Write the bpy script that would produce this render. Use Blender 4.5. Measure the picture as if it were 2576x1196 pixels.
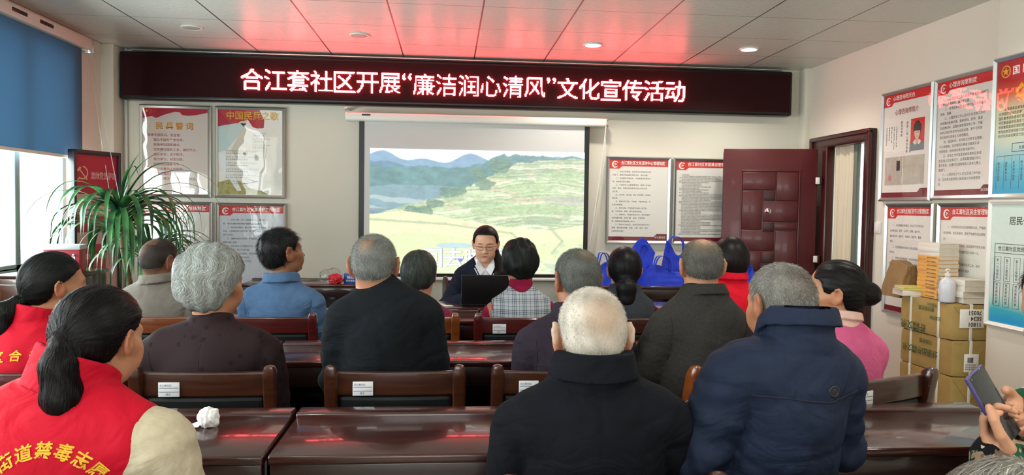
import bpy, bmesh, math, random
import numpy as np
from mathutils import Vector, Matrix

# ------------------------------------------------------------------ clear
for _o in list(bpy.data.objects):
    bpy.data.objects.remove(_o)
SC = bpy.context.scene
COL = SC.collection
PI = math.pi

# ------------------------------------------------------------------ camera
cam_data = bpy.data.cameras.new('camera')
cam_data.sensor_fit = 'HORIZONTAL'
cam_data.sensor_width = 36.0
cam_data.lens = 1886.0 * 36.0 / 2576.0
cam_data.clip_start = 0.05
cam = bpy.data.objects.new('camera', cam_data)
COL.objects.link(cam)
def _cam_axes(yaw, pitch, roll):
    f = Vector((math.sin(yaw)*math.cos(pitch), math.cos(yaw)*math.cos(pitch), math.sin(pitch)))
    r0 = Vector((math.cos(yaw), -math.sin(yaw), 0))
    u0 = r0.cross(f)
    r = r0*math.cos(roll) + u0*math.sin(roll)
    u = -r0*math.sin(roll) + u0*math.cos(roll)
    return r, u, f
_r, _u, _f = _cam_axes(.0852, -.0404, .0150)
cam.matrix_world = Matrix(((_r.x, _u.x, -_f.x, 0), (_r.y, _u.y, -_f.y, 0), (_r.z, _u.z, -_f.z, 1.38), (0, 0, 0, 1)))
SC.camera = cam

# ------------------------------------------------------------------ view, world, daylight
SC.view_settings.view_transform = 'Standard'
SC.view_settings.look = 'None'
SC.view_settings.gamma = 1.0
SC.view_settings.use_curve_mapping = False
SC.view_settings.exposure = 0.12

world = bpy.data.worlds.new('overcast_sky'); SC.world = world
world.use_nodes = True
_bg = world.node_tree.nodes['Background']
_bg.inputs[0].default_value = (0.93, 1.0, 1.0, 1)
_bg.inputs[1].default_value = 3.0

# room (metres): camera stands at x=0, y=0; +y is the front wall
XL, XR, YF, YB, ZC = -2.81, 3.19, 6.56, -3.3, 2.649

def area(name, loc, rot, sx, sy, power, col):
    l = bpy.data.lights.new(name, 'AREA'); l.shape = 'RECTANGLE'; l.size = sx; l.size_y = sy
    l.energy = power; l.color = col
    o = bpy.data.objects.new(name, l); o.location = loc; o.rotation_euler = rot
    COL.objects.link(o); return o
# daylight through the left windows (one beside the front corner, two behind it) and the rear windows
area('window_daylight', (XL-.26, 4.55, 1.70), (0, -PI/2, 0), 1.7, 2.5, 170, (.88, 1.0, 1.0))
area('window_daylight', (XL-.26, 1.30, 1.70), (0, -PI/2, 0), 1.7, 2.5, 80, (.90, 1.0, 1.0))
area('window_daylight', (XL-.26, -1.70, 1.70), (0, -PI/2, 0), 1.7, 2.2, 40, (.92, 1.0, 1.0))
area('window_daylight', (-.9, YB-.26, 1.75), (PI/2, 0, 0), 2.2, 1.5, 40, (1.0, .98, .95))
area('window_daylight', (1.9, YB-.26, 1.75), (PI/2, 0, 0), 1.6, 1.5, 25, (1.0, .98, .95))
# ------------------------------------------------------------------ helpers
def lin(c):
    c = c.lstrip('#'); v = [int(c[i:i+2], 16)/255 for i in (0, 2, 4)]
    return tuple(x/12.92 if x <= .04045 else ((x+.055)/1.055)**2.4 for x in v)
_rng = np.random.default_rng(7)

def new_mat(name):
    m = bpy.data.materials.new(name); m.use_nodes = True
    nt = m.node_tree; b = nt.nodes['Principled BSDF']
    return m, nt, b
def mat(name, col, rough=.5, spec=.5, metal=0.0, noise=None, bump=None, coat=0.0, sheen=0.0, attr=None, sss=0.0, emit=None):
    """noise = (scale, second colour, contrast); bump = (scale, strength, distance)"""
    m, nt, b = new_mat(name)
    c = lin(col) if isinstance(col, str) else col
    b.inputs['Base Color'].default_value = (*c, 1)
    b.inputs['Roughness'].default_value = rough
    b.inputs['Specular IOR Level'].default_value = spec
    b.inputs['Metallic'].default_value = metal
    b.inputs['Coat Weight'].default_value = coat
    b.inputs['Coat Roughness'].default_value = .08
    b.inputs['Sheen Weight'].default_value = sheen
    N, L = nt.nodes, nt.links
    tc = None
    if noise or bump:
        tc = N.new('ShaderNodeTexCoord')
    if attr:
        a = N.new('ShaderNodeAttribute'); a.attribute_name = attr
        L.new(a.outputs['Color'], b.inputs['Base Color'])
    if noise:
        n = N.new('ShaderNodeTexNoise'); n.inputs['Scale'].default_value = noise[0]; n.inputs['Detail'].default_value = 5
        L.new(tc.outputs['Object'], n.inputs['Vector'])
        r = N.new('ShaderNodeValToRGB'); k = noise[2] if len(noise) > 2 else .2
        r.color_ramp.elements[0].position = .5-k; r.color_ramp.elements[1].position = .5+k
        r.color_ramp.elements[0].color = (*c, 1); r.color_ramp.elements[1].color = (*lin(noise[1]), 1)
        L.new(n.outputs['Fac'], r.inputs['Fac']); L.new(r.outputs['Color'], b.inputs['Base Color'])
    if bump:
        n = N.new('ShaderNodeTexNoise'); n.inputs['Scale'].default_value = bump[0]; n.inputs['Detail'].default_value = 4
        L.new(tc.outputs['Object'], n.inputs['Vector'])
        bp = N.new('ShaderNodeBump'); bp.inputs['Strength'].default_value = bump[1]
        bp.inputs['Distance'].default_value = bump[2] if len(bump) > 2 else .002
        L.new(n.outputs['Fac'], bp.inputs['Height']); L.new(bp.outputs['Normal'], b.inputs['Normal'])
    if sss:
        b.inputs['Subsurface Weight'].default_value = sss
        b.inputs['Subsurface Radius'].default_value = (1, .35, .2); b.inputs['Subsurface Scale'].default_value = .008
    if emit:
        b.inputs['Emission Color'].default_value = (*emit[0], 1); b.inputs['Emission Strength'].default_value = emit[1]
    return m

class MB:
    """collects shapes into one mesh"""
    def __init__(s): s.v = []; s.f = []; s.mi = []; s.sm = []; s.cur = 0
    def add(s, vs, fs, smooth=False, M=None):
        o = len(s.v)
        if M is not None: vs = [tuple(M @ Vector(v)) for v in vs]
        s.v += [tuple(v) for v in vs]; s.f += [tuple(i+o for i in f) for f in fs]
        s.mi += [s.cur]*len(fs); s.sm += [smooth]*len(fs); return s
    def box(s, x0, x1, y0, y1, z0, z1, M=None):
        v = [(x0,y0,z0),(x1,y0,z0),(x1,y1,z0),(x0,y1,z0),(x0,y0,z1),(x1,y0,z1),(x1,y1,z1),(x0,y1,z1)]
        return s.add(v, [(0,3,2,1),(4,5,6,7),(0,1,5,4),(1,2,6,5),(2,3,7,6),(3,0,4,7)], False, M)
    def rbox(s, x0, x1, y0, y1, z0, z1, r=.005, seg=2, M=None):
        bm = bmesh.new(); bmesh.ops.create_cube(bm, size=1)
        for v in bm.verts:
            v.co = Vector(((x0+x1)/2+v.co.x*(x1-x0), (y0+y1)/2+v.co.y*(y1-y0), (z0+z1)/2+v.co.z*(z1-z0)))
        bmesh.ops.bevel(bm, geom=bm.edges[:], offset=r, segments=seg, profile=.5, affect='EDGES')
        return s.bm(bm, True, M)
    def bm(s, bm, smooth=False, M=None):
        bm.verts.index_update()
        vs = [v.co.copy() for v in bm.verts]; fs = [[v.index for v in f.verts] for f in bm.faces]; bm.free()
        return s.add(vs, fs, smooth, M)
    def lathe(s, prof, n=24, c=(0,0,0), M=None, cap=True):
        vs = []; fs = []
        for r, z in prof:
            for k in range(n):
                a = 2*PI*k/n; vs.append((c[0]+r*math.cos(a), c[1]+r*math.sin(a), c[2]+z))
        for i in range(len(prof)-1):
            for k in range(n):
                fs.append((i*n+k, i*n+(k+1)%n, (i+1)*n+(k+1)%n, (i+1)*n+k))
        if cap:
            fs.append(tuple(range(n))[::-1]); fs.append(tuple((len(prof)-1)*n+k for k in range(n)))
        return s.add(vs, fs, True, M)
    def tube(s, pts, r, n=8, closed=False):
        pts = [Vector(p) for p in pts]; rs = r if isinstance(r, (list, tuple)) else [r]*len(pts)
        vs = []; fs = []; m = len(pts); up = Vector((0,0,1)); prev = None
        for i, p in enumerate(pts):
            t = (pts[(i+1) % m if closed else min(i+1, m-1)] - pts[(i-1) % m if closed else max(i-1, 0)]).normalized()
            a = (prev - t*prev.dot(t)) if prev is not None else (up.cross(t) if abs(t.z) < .95 else Vector((1,0,0)).cross(t))
            a.normalize(); prev = a; b = t.cross(a)
            for k in range(n):
                th = 2*PI*k/n; vs.append(p + (a*math.cos(th)+b*math.sin(th))*rs[i])
        for i in range(m if closed else m-1):
            j = (i+1) % m
            for k in range(n): fs.append((i*n+k, i*n+(k+1)%n, j*n+(k+1)%n, j*n+k))
        if not closed: fs.append(tuple(range(n))[::-1]); fs.append(tuple((m-1)*n+k for k in range(n)))
        return s.add(vs, fs, True)
    def prism(s, poly, y0, y1, M=None, smooth=False):
        """poly in XZ (counter-clockwise seen from -y), extruded from y0 to y1"""
        n = len(poly); vs = [(x, y0, z) for x, z in poly] + [(x, y1, z) for x, z in poly]
        fs = [tuple(range(n)), tuple(range(n, 2*n))[::-1]] + [(i, n+i, n+(i+1)%n, (i+1)%n) for i in range(n)]
        return s.add(vs, fs, smooth, M)
    def obj(s, name, mats, parent=None, loc=None, rot=None):
        me = bpy.data.meshes.new(name); me.from_pydata(s.v, [], s.f)
        for m in (mats if isinstance(mats, (list, tuple)) else [mats]): me.materials.append(m)
        me.polygons.foreach_set('material_index', s.mi); me.polygons.foreach_set('use_smooth', s.sm)
        me.update()
        if any(s.sm) and not all(s.sm): pass
        o = bpy.data.objects.new(name, me); COL.objects.link(o)
        if parent: o.parent = parent
        if loc is not None: o.location = loc
        if rot is not None: o.rotation_euler = rot
        return o
def soft(o, deg=35):
    me = o.data
    me.shade_smooth() if hasattr(me, 'shade_smooth') else None
    me.set_sharp_from_angle(angle=math.radians(deg)); return o
def tag(o, label=None, cat=None, group=None, kind=None):
    if label: o['label'] = label
    if cat: o['category'] = cat
    if group: o['group'] = group
    if kind: o['kind'] = kind
    return o
def empty(name, loc, rz=0.0, label=None, cat=None, group=None):
    o = bpy.data.objects.new(name, None); COL.objects.link(o); o.location = loc; o.rotation_euler = (0, 0, rz)
    o.empty_display_size = .1
    return tag(o, label, cat, group)
def copy_tree(o, parent=None):
    c = o.copy(); COL.objects.link(c)
    if parent is not None:
        c.parent = parent
    for ch in list(o.children): copy_tree(ch, c)
    return c
_tcache = {}
def glyphs(text, bold=0.0):
    """flat outline mesh of a line of writing at size 1: verts (x,z) array, faces"""
    key = (text, bold)
    if key in _tcache: return _tcache[key]
    cu = bpy.data.curves.new('writing', 'FONT'); cu.body = text; cu.resolution_u = 2; cu.offset = bold
    o = bpy.data.objects.new('writing', cu); COL.objects.link(o)
    dg = bpy.context.evaluated_depsgraph_get()
    me = bpy.data.meshes.new_from_object(o.evaluated_get(dg))
    v = np.empty(len(me.vertices)*3, np.float32); me.vertices.foreach_get('co', v); v = v.reshape(-1, 3)[:, :2].copy()
    f = [tuple(p.vertices) for p in me.polygons]
    bpy.data.objects.remove(o); bpy.data.curves.remove(cu); bpy.data.meshes.remove(me)
    _tcache[key] = (v, f); return v, f
def write(mb, text, x, z, size, y=0.0, bold=0.0, align='l', sx=1.0, fit=None):
    """one line of writing in the XZ plane facing -y; (x,z) is its left/centre on the base line"""
    v, f = glyphs(text, bold)
    if not len(v): return mb
    w = (v[:, 0].max()-v[:, 0].min())*size*sx
    if fit: sx *= fit/w; w = fit
    x0 = x - (w/2 if align == 'c' else w if align == 'r' else 0) - v[:, 0].min()*size*sx
    return mb.add([(x0+a*size*sx, y, z+b*size) for a, b in v], [t for t in f])
# ------------------------------------------------------------------ materials of the room
M = {}
M['wall'] = mat('painted_wall', '#e2dfd0', .75, .3, noise=(1.2, '#dbd7c7', .3), bump=(180, .05, .001))
M['wall_white'] = mat('white_paint', '#e2e4e1', .7, .3)
M['steel'] = mat('brushed_aluminium', '#c9cbc8', .28, .5, .9)
M['white_metal'] = mat('white_enamel', '#e3e2da', .35, .5)
M['black_plastic'] = mat('black_plastic', '#0c0c0e', .35, .5)
M['dark_frame'] = mat('dark_frame', '#23262a', .4, .5)
M['door_wood'] = mat('maroon_door_paint', '#55161a', .38, .5, noise=(6, '#4b1216', .3), coat=.15)
M['door_dark'] = mat('dark_maroon_panel', '#371211', .4, .5)
M['jamb_wood'] = mat('dark_maroon_frame', '#421518', .3, .5, noise=(9, '#33100f', .3), coat=.2)
M['chrome'] = mat('chrome', '#d8d8d8', .15, .5, 1.0)
M['white_plastic'] = mat('white_plastic', '#e8e7e0', .4, .5)
M['kraft'] = mat('kraft_paper', '#b59a5e', .6, .35, noise=(14, '#a2874c', .35), bump=(40, .35, .004))
M['kraft_bag'] = mat('brown_bag_paper', '#93764f', .65, .3, noise=(10, '#7f6440', .3), bump=(30, .4, .004))
M['strap'] = mat('white_strap', '#e6e6df', .4, .5)
M['red_flag'] = mat('poster_red', '#b3162a', .5, .4)
M['poster_red'] = mat('header_red', '#cf3230', .5, .4)
M['poster_dark'] = mat('footer_maroon', '#7c1f2a', .5, .4)
M['paper'] = mat('poster_paper', '#e6e4db', .6, .3)
M['paper_white'] = mat('white_paper', '#eceae4', .6, .3)
M['ink'] = mat('black_ink', '#3c3a39', .6, .3)
M['ink_grey'] = mat('grey_ink', '#57575a', .6, .3)
M['ink_red'] = mat('red_ink', '#a03038', .6, .3)
M['ink_white'] = mat('white_ink', '#f2efe8', .6, .3)
M['gold'] = mat('gold_ink', '#d9a020', .5, .4)
M['yellow_print'] = mat('yellow_print', '#e8b53a', .7, .2)

def ceiling_mat():
    m, nt, b = new_mat('embossed_ceiling_tile'); N, L = nt.nodes, nt.links
    tc = N.new('ShaderNodeTexCoord'); sep = N.new('ShaderNodeSeparateXYZ'); L.new(tc.outputs['Object'], sep.inputs[0])
    def math_(op, a, bb=None, val=None):
        n = N.new('ShaderNodeMath'); n.operation = op
        if a is not None:
            if isinstance(a, (int, float)): n.inputs[0].default_value = a
            else: L.new(a, n.inputs[0])
        if bb is not None:
            if isinstance(bb, (int, float)): n.inputs[1].default_value = bb
            else: L.new(bb, n.inputs[1])
        return n.outputs[0]
    def seam(axis, off, w):
        f = math_('FRACT', math_('DIVIDE', math_('SUBTRACT', sep.outputs[axis], off), .6))
        d = math_('MULTIPLY', math_('MINIMUM', f, math_('SUBTRACT', 1.0, f)), .6)
        return math_('LESS_THAN', d, w)
    sx = seam(0, -2.194, .0055); sy = seam(1, 6.0077, .0028)
    s = math_('MAXIMUM', sx, sy)
    wv = N.new('ShaderNodeTexWave'); wv.inputs['Scale'].default_value = 11; wv.inputs['Distortion'].default_value = 9
    wv.inputs['Detail'].default_value = 2; wv.bands_direction = 'Y'; wv.inputs['Detail Scale'].default_value = 1.6
    L.new(tc.outputs['Object'], wv.inputs['Vector'])
    r = N.new('ShaderNodeMixRGB'); r.inputs[1].default_value = (*lin('#d2d4cb'), 1); r.inputs[2].default_value = (*lin('#dcddd5'), 1)
    L.new(wv.outputs['Fac'], r.inputs[0])
    k = N.new('ShaderNodeMixRGB'); L.new(r.outputs[0], k.inputs[1]); k.inputs[2].default_value = (*lin('#4b4644'), 1); L.new(s, k.inputs[0])
    L.new(k.outputs[0], b.inputs['Base Color'])
    b.inputs['Roughness'].default_value = .3; b.inputs['Specular IOR Level'].default_value = .5
    h = math_('SUBTRACT', wv.outputs['Fac'], math_('MULTIPLY', s, 3.0))
    bp = N.new('ShaderNodeBump'); bp.inputs['Strength'].default_value = .22; bp.inputs['Distance'].default_value = .004
    L.new(h, bp.inputs['Height']); L.new(bp.outputs['Normal'], b.inputs['Normal'])
    return m
M['ceiling'] = ceiling_mat()
def floor_mat():
    m, nt, b = new_mat('floor_tile'); N, L = nt.nodes, nt.links
    tc = N.new('ShaderNodeTexCoord'); br = N.new('ShaderNodeTexBrick')
    br.offset = 0; br.inputs['Scale'].default_value = 1.0; br.inputs['Brick Width'].default_value = .6; br.inputs['Row Height'].default_value = .6
    br.inputs['Mortar Size'].default_value = .004
    br.inputs['Color1'].default_value = (*lin('#8f877b'), 1); br.inputs['Color2'].default_value = (*lin('#958c80'), 1); br.inputs['Mortar'].default_value = (*lin('#55504a'), 1)
    L.new(tc.outputs['Object'], br.inputs['Vector']); L.new(br.outputs['Color'], b.inputs['Base Color']); b.inputs['Roughness'].default_value = .3
    return m
M['floor'] = floor_mat()

def struct(mb, name, m): return tag(mb.obj(name, m), kind='structure')
# ------------------------------------------------------------------ room shell
struct(MB().box(XL-.25, XR+1.6, YB-.25, YF+3.0, -.1, 0), 'floor', M['floor'])
struct(MB().box(XL-.25, XR+.2, YB-.25, YF+.2, ZC, ZC+.1), 'ceiling', M['ceiling'])
struct(MB().box(XL-.24, XR+.24, YF, YF+.2, 0, ZC), 'wall_front', M['wall'])
# left wall with three window openings
W = [(3.45, 5.84), (.10, 2.50), (-2.75, -.65)]; WZ0, WZ1 = .885, 2.50
w = MB(); ys = [YB]
for a, b in sorted(W): ys += [a, b]
ys.append(YF)
for i in range(0, len(ys), 2): w.box(XL-.24, XL, ys[i], ys[i+1], 0, ZC)
for a, b in W: w.box(XL-.24, XL, a, b, 0, WZ0); w.box(XL-.24, XL, a, b, WZ1, ZC)
struct(w, 'wall_left', M['wall'])
# right wall with the doorway, and the pillar standing out of it
DY0, DY1, DZ = 5.46, 6.05, 1.94
w = MB(); w.box(XR, XR+.24, YB, DY0, 0, ZC); w.box(XR, XR+.24, DY1, YF, 0, ZC); w.box(XR, XR+.24, DY0, DY1, DZ, ZC)
struct(w, 'wall_right', M['wall'])
struct(MB().rbox(3.005, XR+.01, 2.7, 3.93, 0, ZC, .004), 'wall_right_pillar', M['wall'])
# rear wall with two windows
RW = [(-2.0, .2), (1.1, 2.7)]
w = MB(); xs = [XL-.24, -2.0, .2, 1.1, 2.7, XR+.24]
for i in range(0, 6, 2): w.box(xs[i], xs[i+1], YB-.24, YB, 0, ZC)
for a, b in RW: w.box(a, b, YB-.24, YB, 0, 1.0); w.box(a, b, YB-.24, YB, 2.5, ZC)
struct(w, 'wall_back', M['wall'])
# corner pilaster and thin conduits by the front corners
struct(MB().rbox(XL-.01, XL+.10, 6.36, YF+.01, 0, ZC, .004), 'trim_1', M['wall'])
struct(MB().rbox(XR-.055, XR+.01, 6.44, YF+.01, 0, ZC, .004), 'trim_2', M['wall'])
struct(MB().tube([(XL+.125, 6.535, .1), (XL+.125, 6.535, ZC)], .012), 'trim_3', M['wall_white'])

M['window_frame'] = mat('window_frame_grey', '#8fa3a8', .45, .4)
def window_frame(name, axis, a, b, z0, z1, off, mull):
    f = MB(); t = .05
    def bar(p0, p1, q0, q1):
        if axis == 'y': f.rbox(off-.03, off+.03, p0, p1, q0, q1, .006)
        else: f.rbox(p0, p1, off-.03, off+.03, q0, q1, .006)
    bar(a, b, z0, z0+t); bar(a, b, z1-t, z1); bar(a, a+t, z0, z1); bar(b-t, b, z0, z1)
    for m_ in mull: bar(m_-.03, m_+.03, z0, z1)
    bar(a, b, z0+.03, z0+.07)
    o = tag(f.obj(name, M['window_frame']), kind='structure'); return o
M['glass'] = None
def glass_mat(name, tint=(1,1,1), rough=.02, bump=None, strength=.85):
    m = bpy.data.materials.new(name); m.use_nodes = True; nt = m.node_tree; N, L = nt.nodes, nt.links
    N.remove(N['Principled BSDF']); out = N['Material Output']
    t = N.new('ShaderNodeBsdfTransparent'); t.inputs[0].default_value = (*tint, 1)
    g = N.new('ShaderNodeBsdfGlossy'); g.inputs['Roughness'].default_value = rough
    fr = N.new('ShaderNodeLayerWeight'); fr.inputs[0].default_value = .5
    pw_ = N.new('ShaderNodeMath'); pw_.operation = 'POWER'; pw_.inputs[1].default_value = 5; L.new(fr.outputs['Facing'], pw_.inputs[0])
    mul = N.new('ShaderNodeMath'); mul.operation = 'MULTIPLY_ADD'; mul.inputs[1].default_value = .9*strength; mul.inputs[2].default_value = .045*strength; L.new(pw_.outputs[0], mul.inputs[0])
    mx = N.new('ShaderNodeMixShader')
    L.new(mul.outputs[0], mx.inputs[0]); L.new(t.outputs[0], mx.inputs[1]); L.new(g.outputs[0], mx.inputs[2])
    L.new(mx.outputs[0], out.inputs[0])
    if bump:
        tc = N.new('ShaderNodeTexCoord'); n = N.new('ShaderNodeTexNoise'); n.inputs['Scale'].default_value = bump[0]; n.inputs['Detail'].default_value = 1
        bp = N.new('ShaderNodeBump'); bp.inputs['Strength'].default_value = bump[1]; bp.inputs['Distance'].default_value = .01
        L.new(tc.outputs['Object'], n.inputs['Vector']); L.new(n.outputs[0], bp.inputs['Height'])
        L.new(bp.outputs[0], g.inputs['Normal'])
    return m
M['glass'] = glass_mat('window_glass')
M['poster_glass'] = glass_mat('clear_acrylic_sheet', (1,1,1), .015, (5.0, .35), 1.3)
for i, (a, b) in enumerate(W):
    o = window_frame('window_%d' % (i+1), 'y', a, b, WZ0, WZ1, XL-.05, [5.21, 4.3] if i == 0 else [(a+b)/2])
    MB().add([(XL-.05, a+.04, WZ0+.05), (XL-.05, b-.04, WZ0+.05), (XL-.05, b-.04, WZ1-.05), (XL-.05, a+.04, WZ1-.05)], [(0, 1, 2, 3)]).obj('pane', M['glass'], o)
for i, (a, b) in enumerate(RW):
    o = window_frame('window_%d' % (i+4), 'x', a, b, 1.0, 2.5, YB-.12, [(a+b)/2])
    MB().add([(a+.04, YB-.12, 1.05), (b-.04, YB-.12, 1.05), (b-.04, YB-.12, 2.45), (a+.04, YB-.12, 2.45)], [(0, 3, 2, 1)]).obj('pane', M['glass'], o)
s = MB().rbox(XL-.24, XL+.03, 3.40, 5.90, WZ0-.03, WZ0+.004, .006)
struct(s, 'window_sill', mat('grey_stone_sill', '#8c877e', .35, .5, noise=(20, '#6f6a62', .3)))

# doorway: dark maroon frame, open leaf lying back against the front wall
fr = MB()
x0, x1 = XR-.05, XR+.25
fr.rbox(x0, x1, DY0-.075, DY0+.02, 0, DZ-.005, .012); fr.rbox(x0, XR+.03, DY1-.01, DY1+.27, 0, DZ-.005, .012)
fr.rbox(x0, x1, DY0-.075, DY1+.27, DZ-.02, DZ+.075, .012)
fr.rbox(x0-.015, x0+.02, DY0-.075, DY0-.045, 0, DZ+.06, .006); fr.rbox(x0-.015, x0+.02, DY1+.23, DY1+.27, 0, DZ+.06, .006); fr.rbox(x0-.015, x0+.02, DY0-.075, DY1+.27, DZ+.04, DZ+.075, .006)
fo = struct(fr, 'door_frame', M['jamb_wood'])
hinge = Vector((3.10, 6.10, 0)); free = Vector((2.355, 6.285, 0))
dl = (hinge-free).length; dang = math.atan2(hinge.y-free.y, hinge.x-free.x)
door = empty('door_1', free, dang); door['kind'] = 'structure'
# leaf in its own frame: x 0..dl (free edge to hinge), faces -y
def leaf():
    b = MB(); b.rbox(0, dl, 0, .05, .01, 1.91, .004); return b
lf = leaf().obj('leaf', M['door_wood'], door)
# raised panel tiles in the pattern of the photograph
pn = MB(); px0, px1, pz1 = .155, .62, 1.715
def pan(x0, x1, z0, z1): pn.rbox(x0+.004, x1-.004, -.010, .004, z0+.004, z1-.004, .005)
rows = [(1.545, 1.715), (1.20, 1.545), (.98, 1.20), (.63, .98), (.20, .63)]
pan(.155, .435, 1.555, 1.715); pan(.435, .62, 1.465, 1.715)
pan(.155, .33, 1.215, 1.555); pan(.33, .62, 1.285, 1.465)
pan(.33, .62, 1.215, 1.285)
pan(.155, .435, 1.035, 1.215); pan(.435, .62, .80, 1.215); pan(.155, .33, .86, 1.035); pan(.33, .435, .93, 1.035)
pan(.155, .33, .30, .86); pan(.33, .62, .30, .80)
pn.obj('raised_panel', M['door_wood'], door)
bd = MB()
for a, b, c, d in ((.145, .63, 1.715, 1.73), (.145, .63, .28, .295), (.145, .157, .28, 1.73), (.618, .63, .28, 1.73)): bd.rbox(a, b, -.012, .004, c, d, .005)
bd.obj('panel_beading', M['door_wood'], door)
ds = MB()
for x, z in ((.335, 1.470), (.335, 1.205), (.335, .935)): ds.rbox(x, x+.092, -.014, .004, z, z+.078, .003)
ds.obj('dark_inset', M['door_dark'], door)
lk = MB(); Mx = Matrix.Translation((.372, 0, 1.378)) @ Matrix.Rotation(PI/2, 4, 'X')
lk.lathe([(.030, 0), (.030, .008), (.024, .014), (.012, .016), (.012, .024), (.007, .026)], 24, M=Mx)
lko = lk.obj('lock_cylinder', M['chrome'], door)
ed = MB().box(-.003, .002, .008, .042, .05, 1.88).obj('edge_strip', M['black_plastic'], door)
for z in (1.64, .98):
    h = MB(); h.rbox(dl-.02, dl+.035, -.03, .01, z-.035, z+.035, .006); ho = h.obj('hinge', M['door_dark'], door)
    h2 = MB().rbox(dl-.022, dl+.012, -.036, -.026, z-.028, z+.028, .004); h2.obj('hinge_cover', M['white_plastic'], ho)
# passage outside the doorway: open gallery wall, plastic sheet, security grille
struct(MB().box(4.75, 4.9, 4.6, 9.3, 0, .85), 'wall_passage', M['wall_white'])
struct(MB().box(XR+.24, 3.9, 9.2, 9.4, 0, 2.9), 'wall_passage_end', M['wall'])
g = MB()
for k in range(24):
    y = 6.3+k*.12; g.box(4.80, 4.815, y, y+.012, .85, 2.3)
for z in (.9, 1.3, 1.7, 2.1): g.box(4.80, 4.82, 6.3, 9.2, z, z+.015)
tag(g.obj('window_grille', M['wall_white']), 'pale iron window grille outside the open doorway', 'grille')
# hanging sheet in the doorway
cu = MB(); n = 40; mrow = 16
def sheet_pt(i, j):
    t = i/n; y = 5.752+.285*t; z = .25+1.72*j/mrow
    x = 3.235+.012*math.sin(t*23+.7*math.sin(j*.5))+.008*math.sin(t*9+j*.25); return (x, y, z)
vs = [sheet_pt(i, j) for j in range(mrow+1) for i in range(n+1)]
fs = [(j*(n+1)+i, j*(n+1)+i+1, (j+1)*(n+1)+i+1, (j+1)*(n+1)+i) for j in range(mrow) for i in range(n)]
cu.add(vs, fs, True)
m, nt, b = new_mat('cream_plastic_sheet'); b.inputs['Base Color'].default_value = (*lin('#e6dcc6'), 1); b.inputs['Roughness'].default_value = .25
b.inputs['Transmission Weight'].default_value = .25; b.inputs['IOR'].default_value = 1.1
sh = tag(cu.obj('plastic_curtain', m), 'cream plastic curtain sheet hanging in the open doorway', 'curtain')
sm = sh.modifiers.new('thickness', 'SOLIDIFY'); sm.thickness = .003
MB().rbox(3.215, 3.255, 5.705, 5.752, .2, 1.98, .008).obj('edge_strip', mat('grey_green_strip', '#6d7467', .5), sh)

# ------------------------------------------------------------------ ceiling lamps
def downlight(x, y, lit, label):
    e = empty('ceiling_downlight', (x, y, ZC), 0, label, 'ceiling light', 'round ceiling downlights')
    MB().lathe([(.075, .001), (.078, -.004), (.072, -.010), (.060, -.010), (.060, .001)], 32, cap=False).obj('trim_ring', M['white_metal'], e)
    mt = mat('lit_diffuser', '#ffffff', emit=((1, .97, .9), 26.0)) if lit else M['unlit']
    MB().lathe([(.0005, -.012), (.035, -.0115), (.055, -.009), (.061, -.003)], 32).obj('diffuser', mt, e)
    if lit:
        l = bpy.data.lights.new('lamp', 'SPOT'); l.energy = 55; l.color = (1, .95, .86); l.spot_size = 2.5; l.spot_blend = .6; l.shadow_soft_size = .06
        lo = bpy.data.objects.new('lamp', l); COL.objects.link(lo); lo.parent = e; lo.location = (0, 0, -.02)
M['unlit'] = mat('unlit_diffuser', '#a9aba4', .4)
downlight(1.10, 5.786, True, 'lit round downlight above the right half of the red lettering')
downlight(2.333, 5.754, True, 'lit round downlight above the door, nearer the right wall')
downlight(-1.863, 5.659, False, 'unlit round downlight in the ceiling nearest the blue blind')
downlight(-.674, 5.731, False, 'unlit round downlight in the red-lit part of the ceiling')
for x in (-1.6, 1.1, 2.3):
    for y in (3.2, .8):
        if (x, y) != (-1.6, 3.2): downlight(x, y, True, 'lit round downlight over the rear seats')

# ------------------------------------------------------------------ roller blind and cassette at the left window
M['blind'] = mat('blue_blind_cloth', '#547691', .8, .2, noise=(3, '#5a7c96', .3), bump=(300, .1, .001))
_nt = M['blind'].node_tree; _b = _nt.nodes['Principled BSDF']; _tr = _nt.nodes.new('ShaderNodeBsdfTranslucent'); _tr.inputs[0].default_value = (*lin('#6f93ab'), 1); _mx = _nt.nodes.new('ShaderNodeMixShader'); _mx.inputs[0].default_value = .30
_nt.links.new(_b.outputs[0], _mx.inputs[1]); _nt.links.new(_tr.outputs[0], _mx.inputs[2]); _nt.links.new(_mx.outputs[0], _nt.nodes['Material Output'].inputs[0])
bl = empty('roller_blind', (XL+.055, 4.65, 2.55), 0, 'blue roller blind drawn halfway down over the left window', 'blind')
b = MB(); b.rbox(-.003, .003, -1.25, 1.275, -.84, -.03, .001); b.obj('blind_cloth', M['blind'], bl)
b = MB(); b.rbox(-.008, .008, -1.25, 1.275, -.862, -.838, .004); b.obj('bottom_bar', M['white_metal'], bl)
b = MB(); b.rbox(-.05, .045, -1.30, 1.36, -.03, .055, .012)
ca = b.obj('cassette', M['white_metal'], bl)
for y in (-.12, .30, .62):
    b = MB(); b.rbox(.040, .048, y, y+.17, .005, .030, .003); b.obj('cassette_slot', M['black_plastic'], ca)
b = MB(); b.rbox(-.045, .05, 1.36, 1.375, -.045, .055, .004); b.obj('end_bracket', M['steel'], bl)
b = MB(); b.tube([(.03, 1.30, -.02), (.10, 1.30, -.5), (.22, 1.22, -1.1)], .0025, 6); b.tube([(.05, 1.31, -.02), (.14, 1.30, -.5), (.30, 1.20, -1.15)], .0025, 6)
b.obj('pull_cord', M['white_plastic'], bl)

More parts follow.
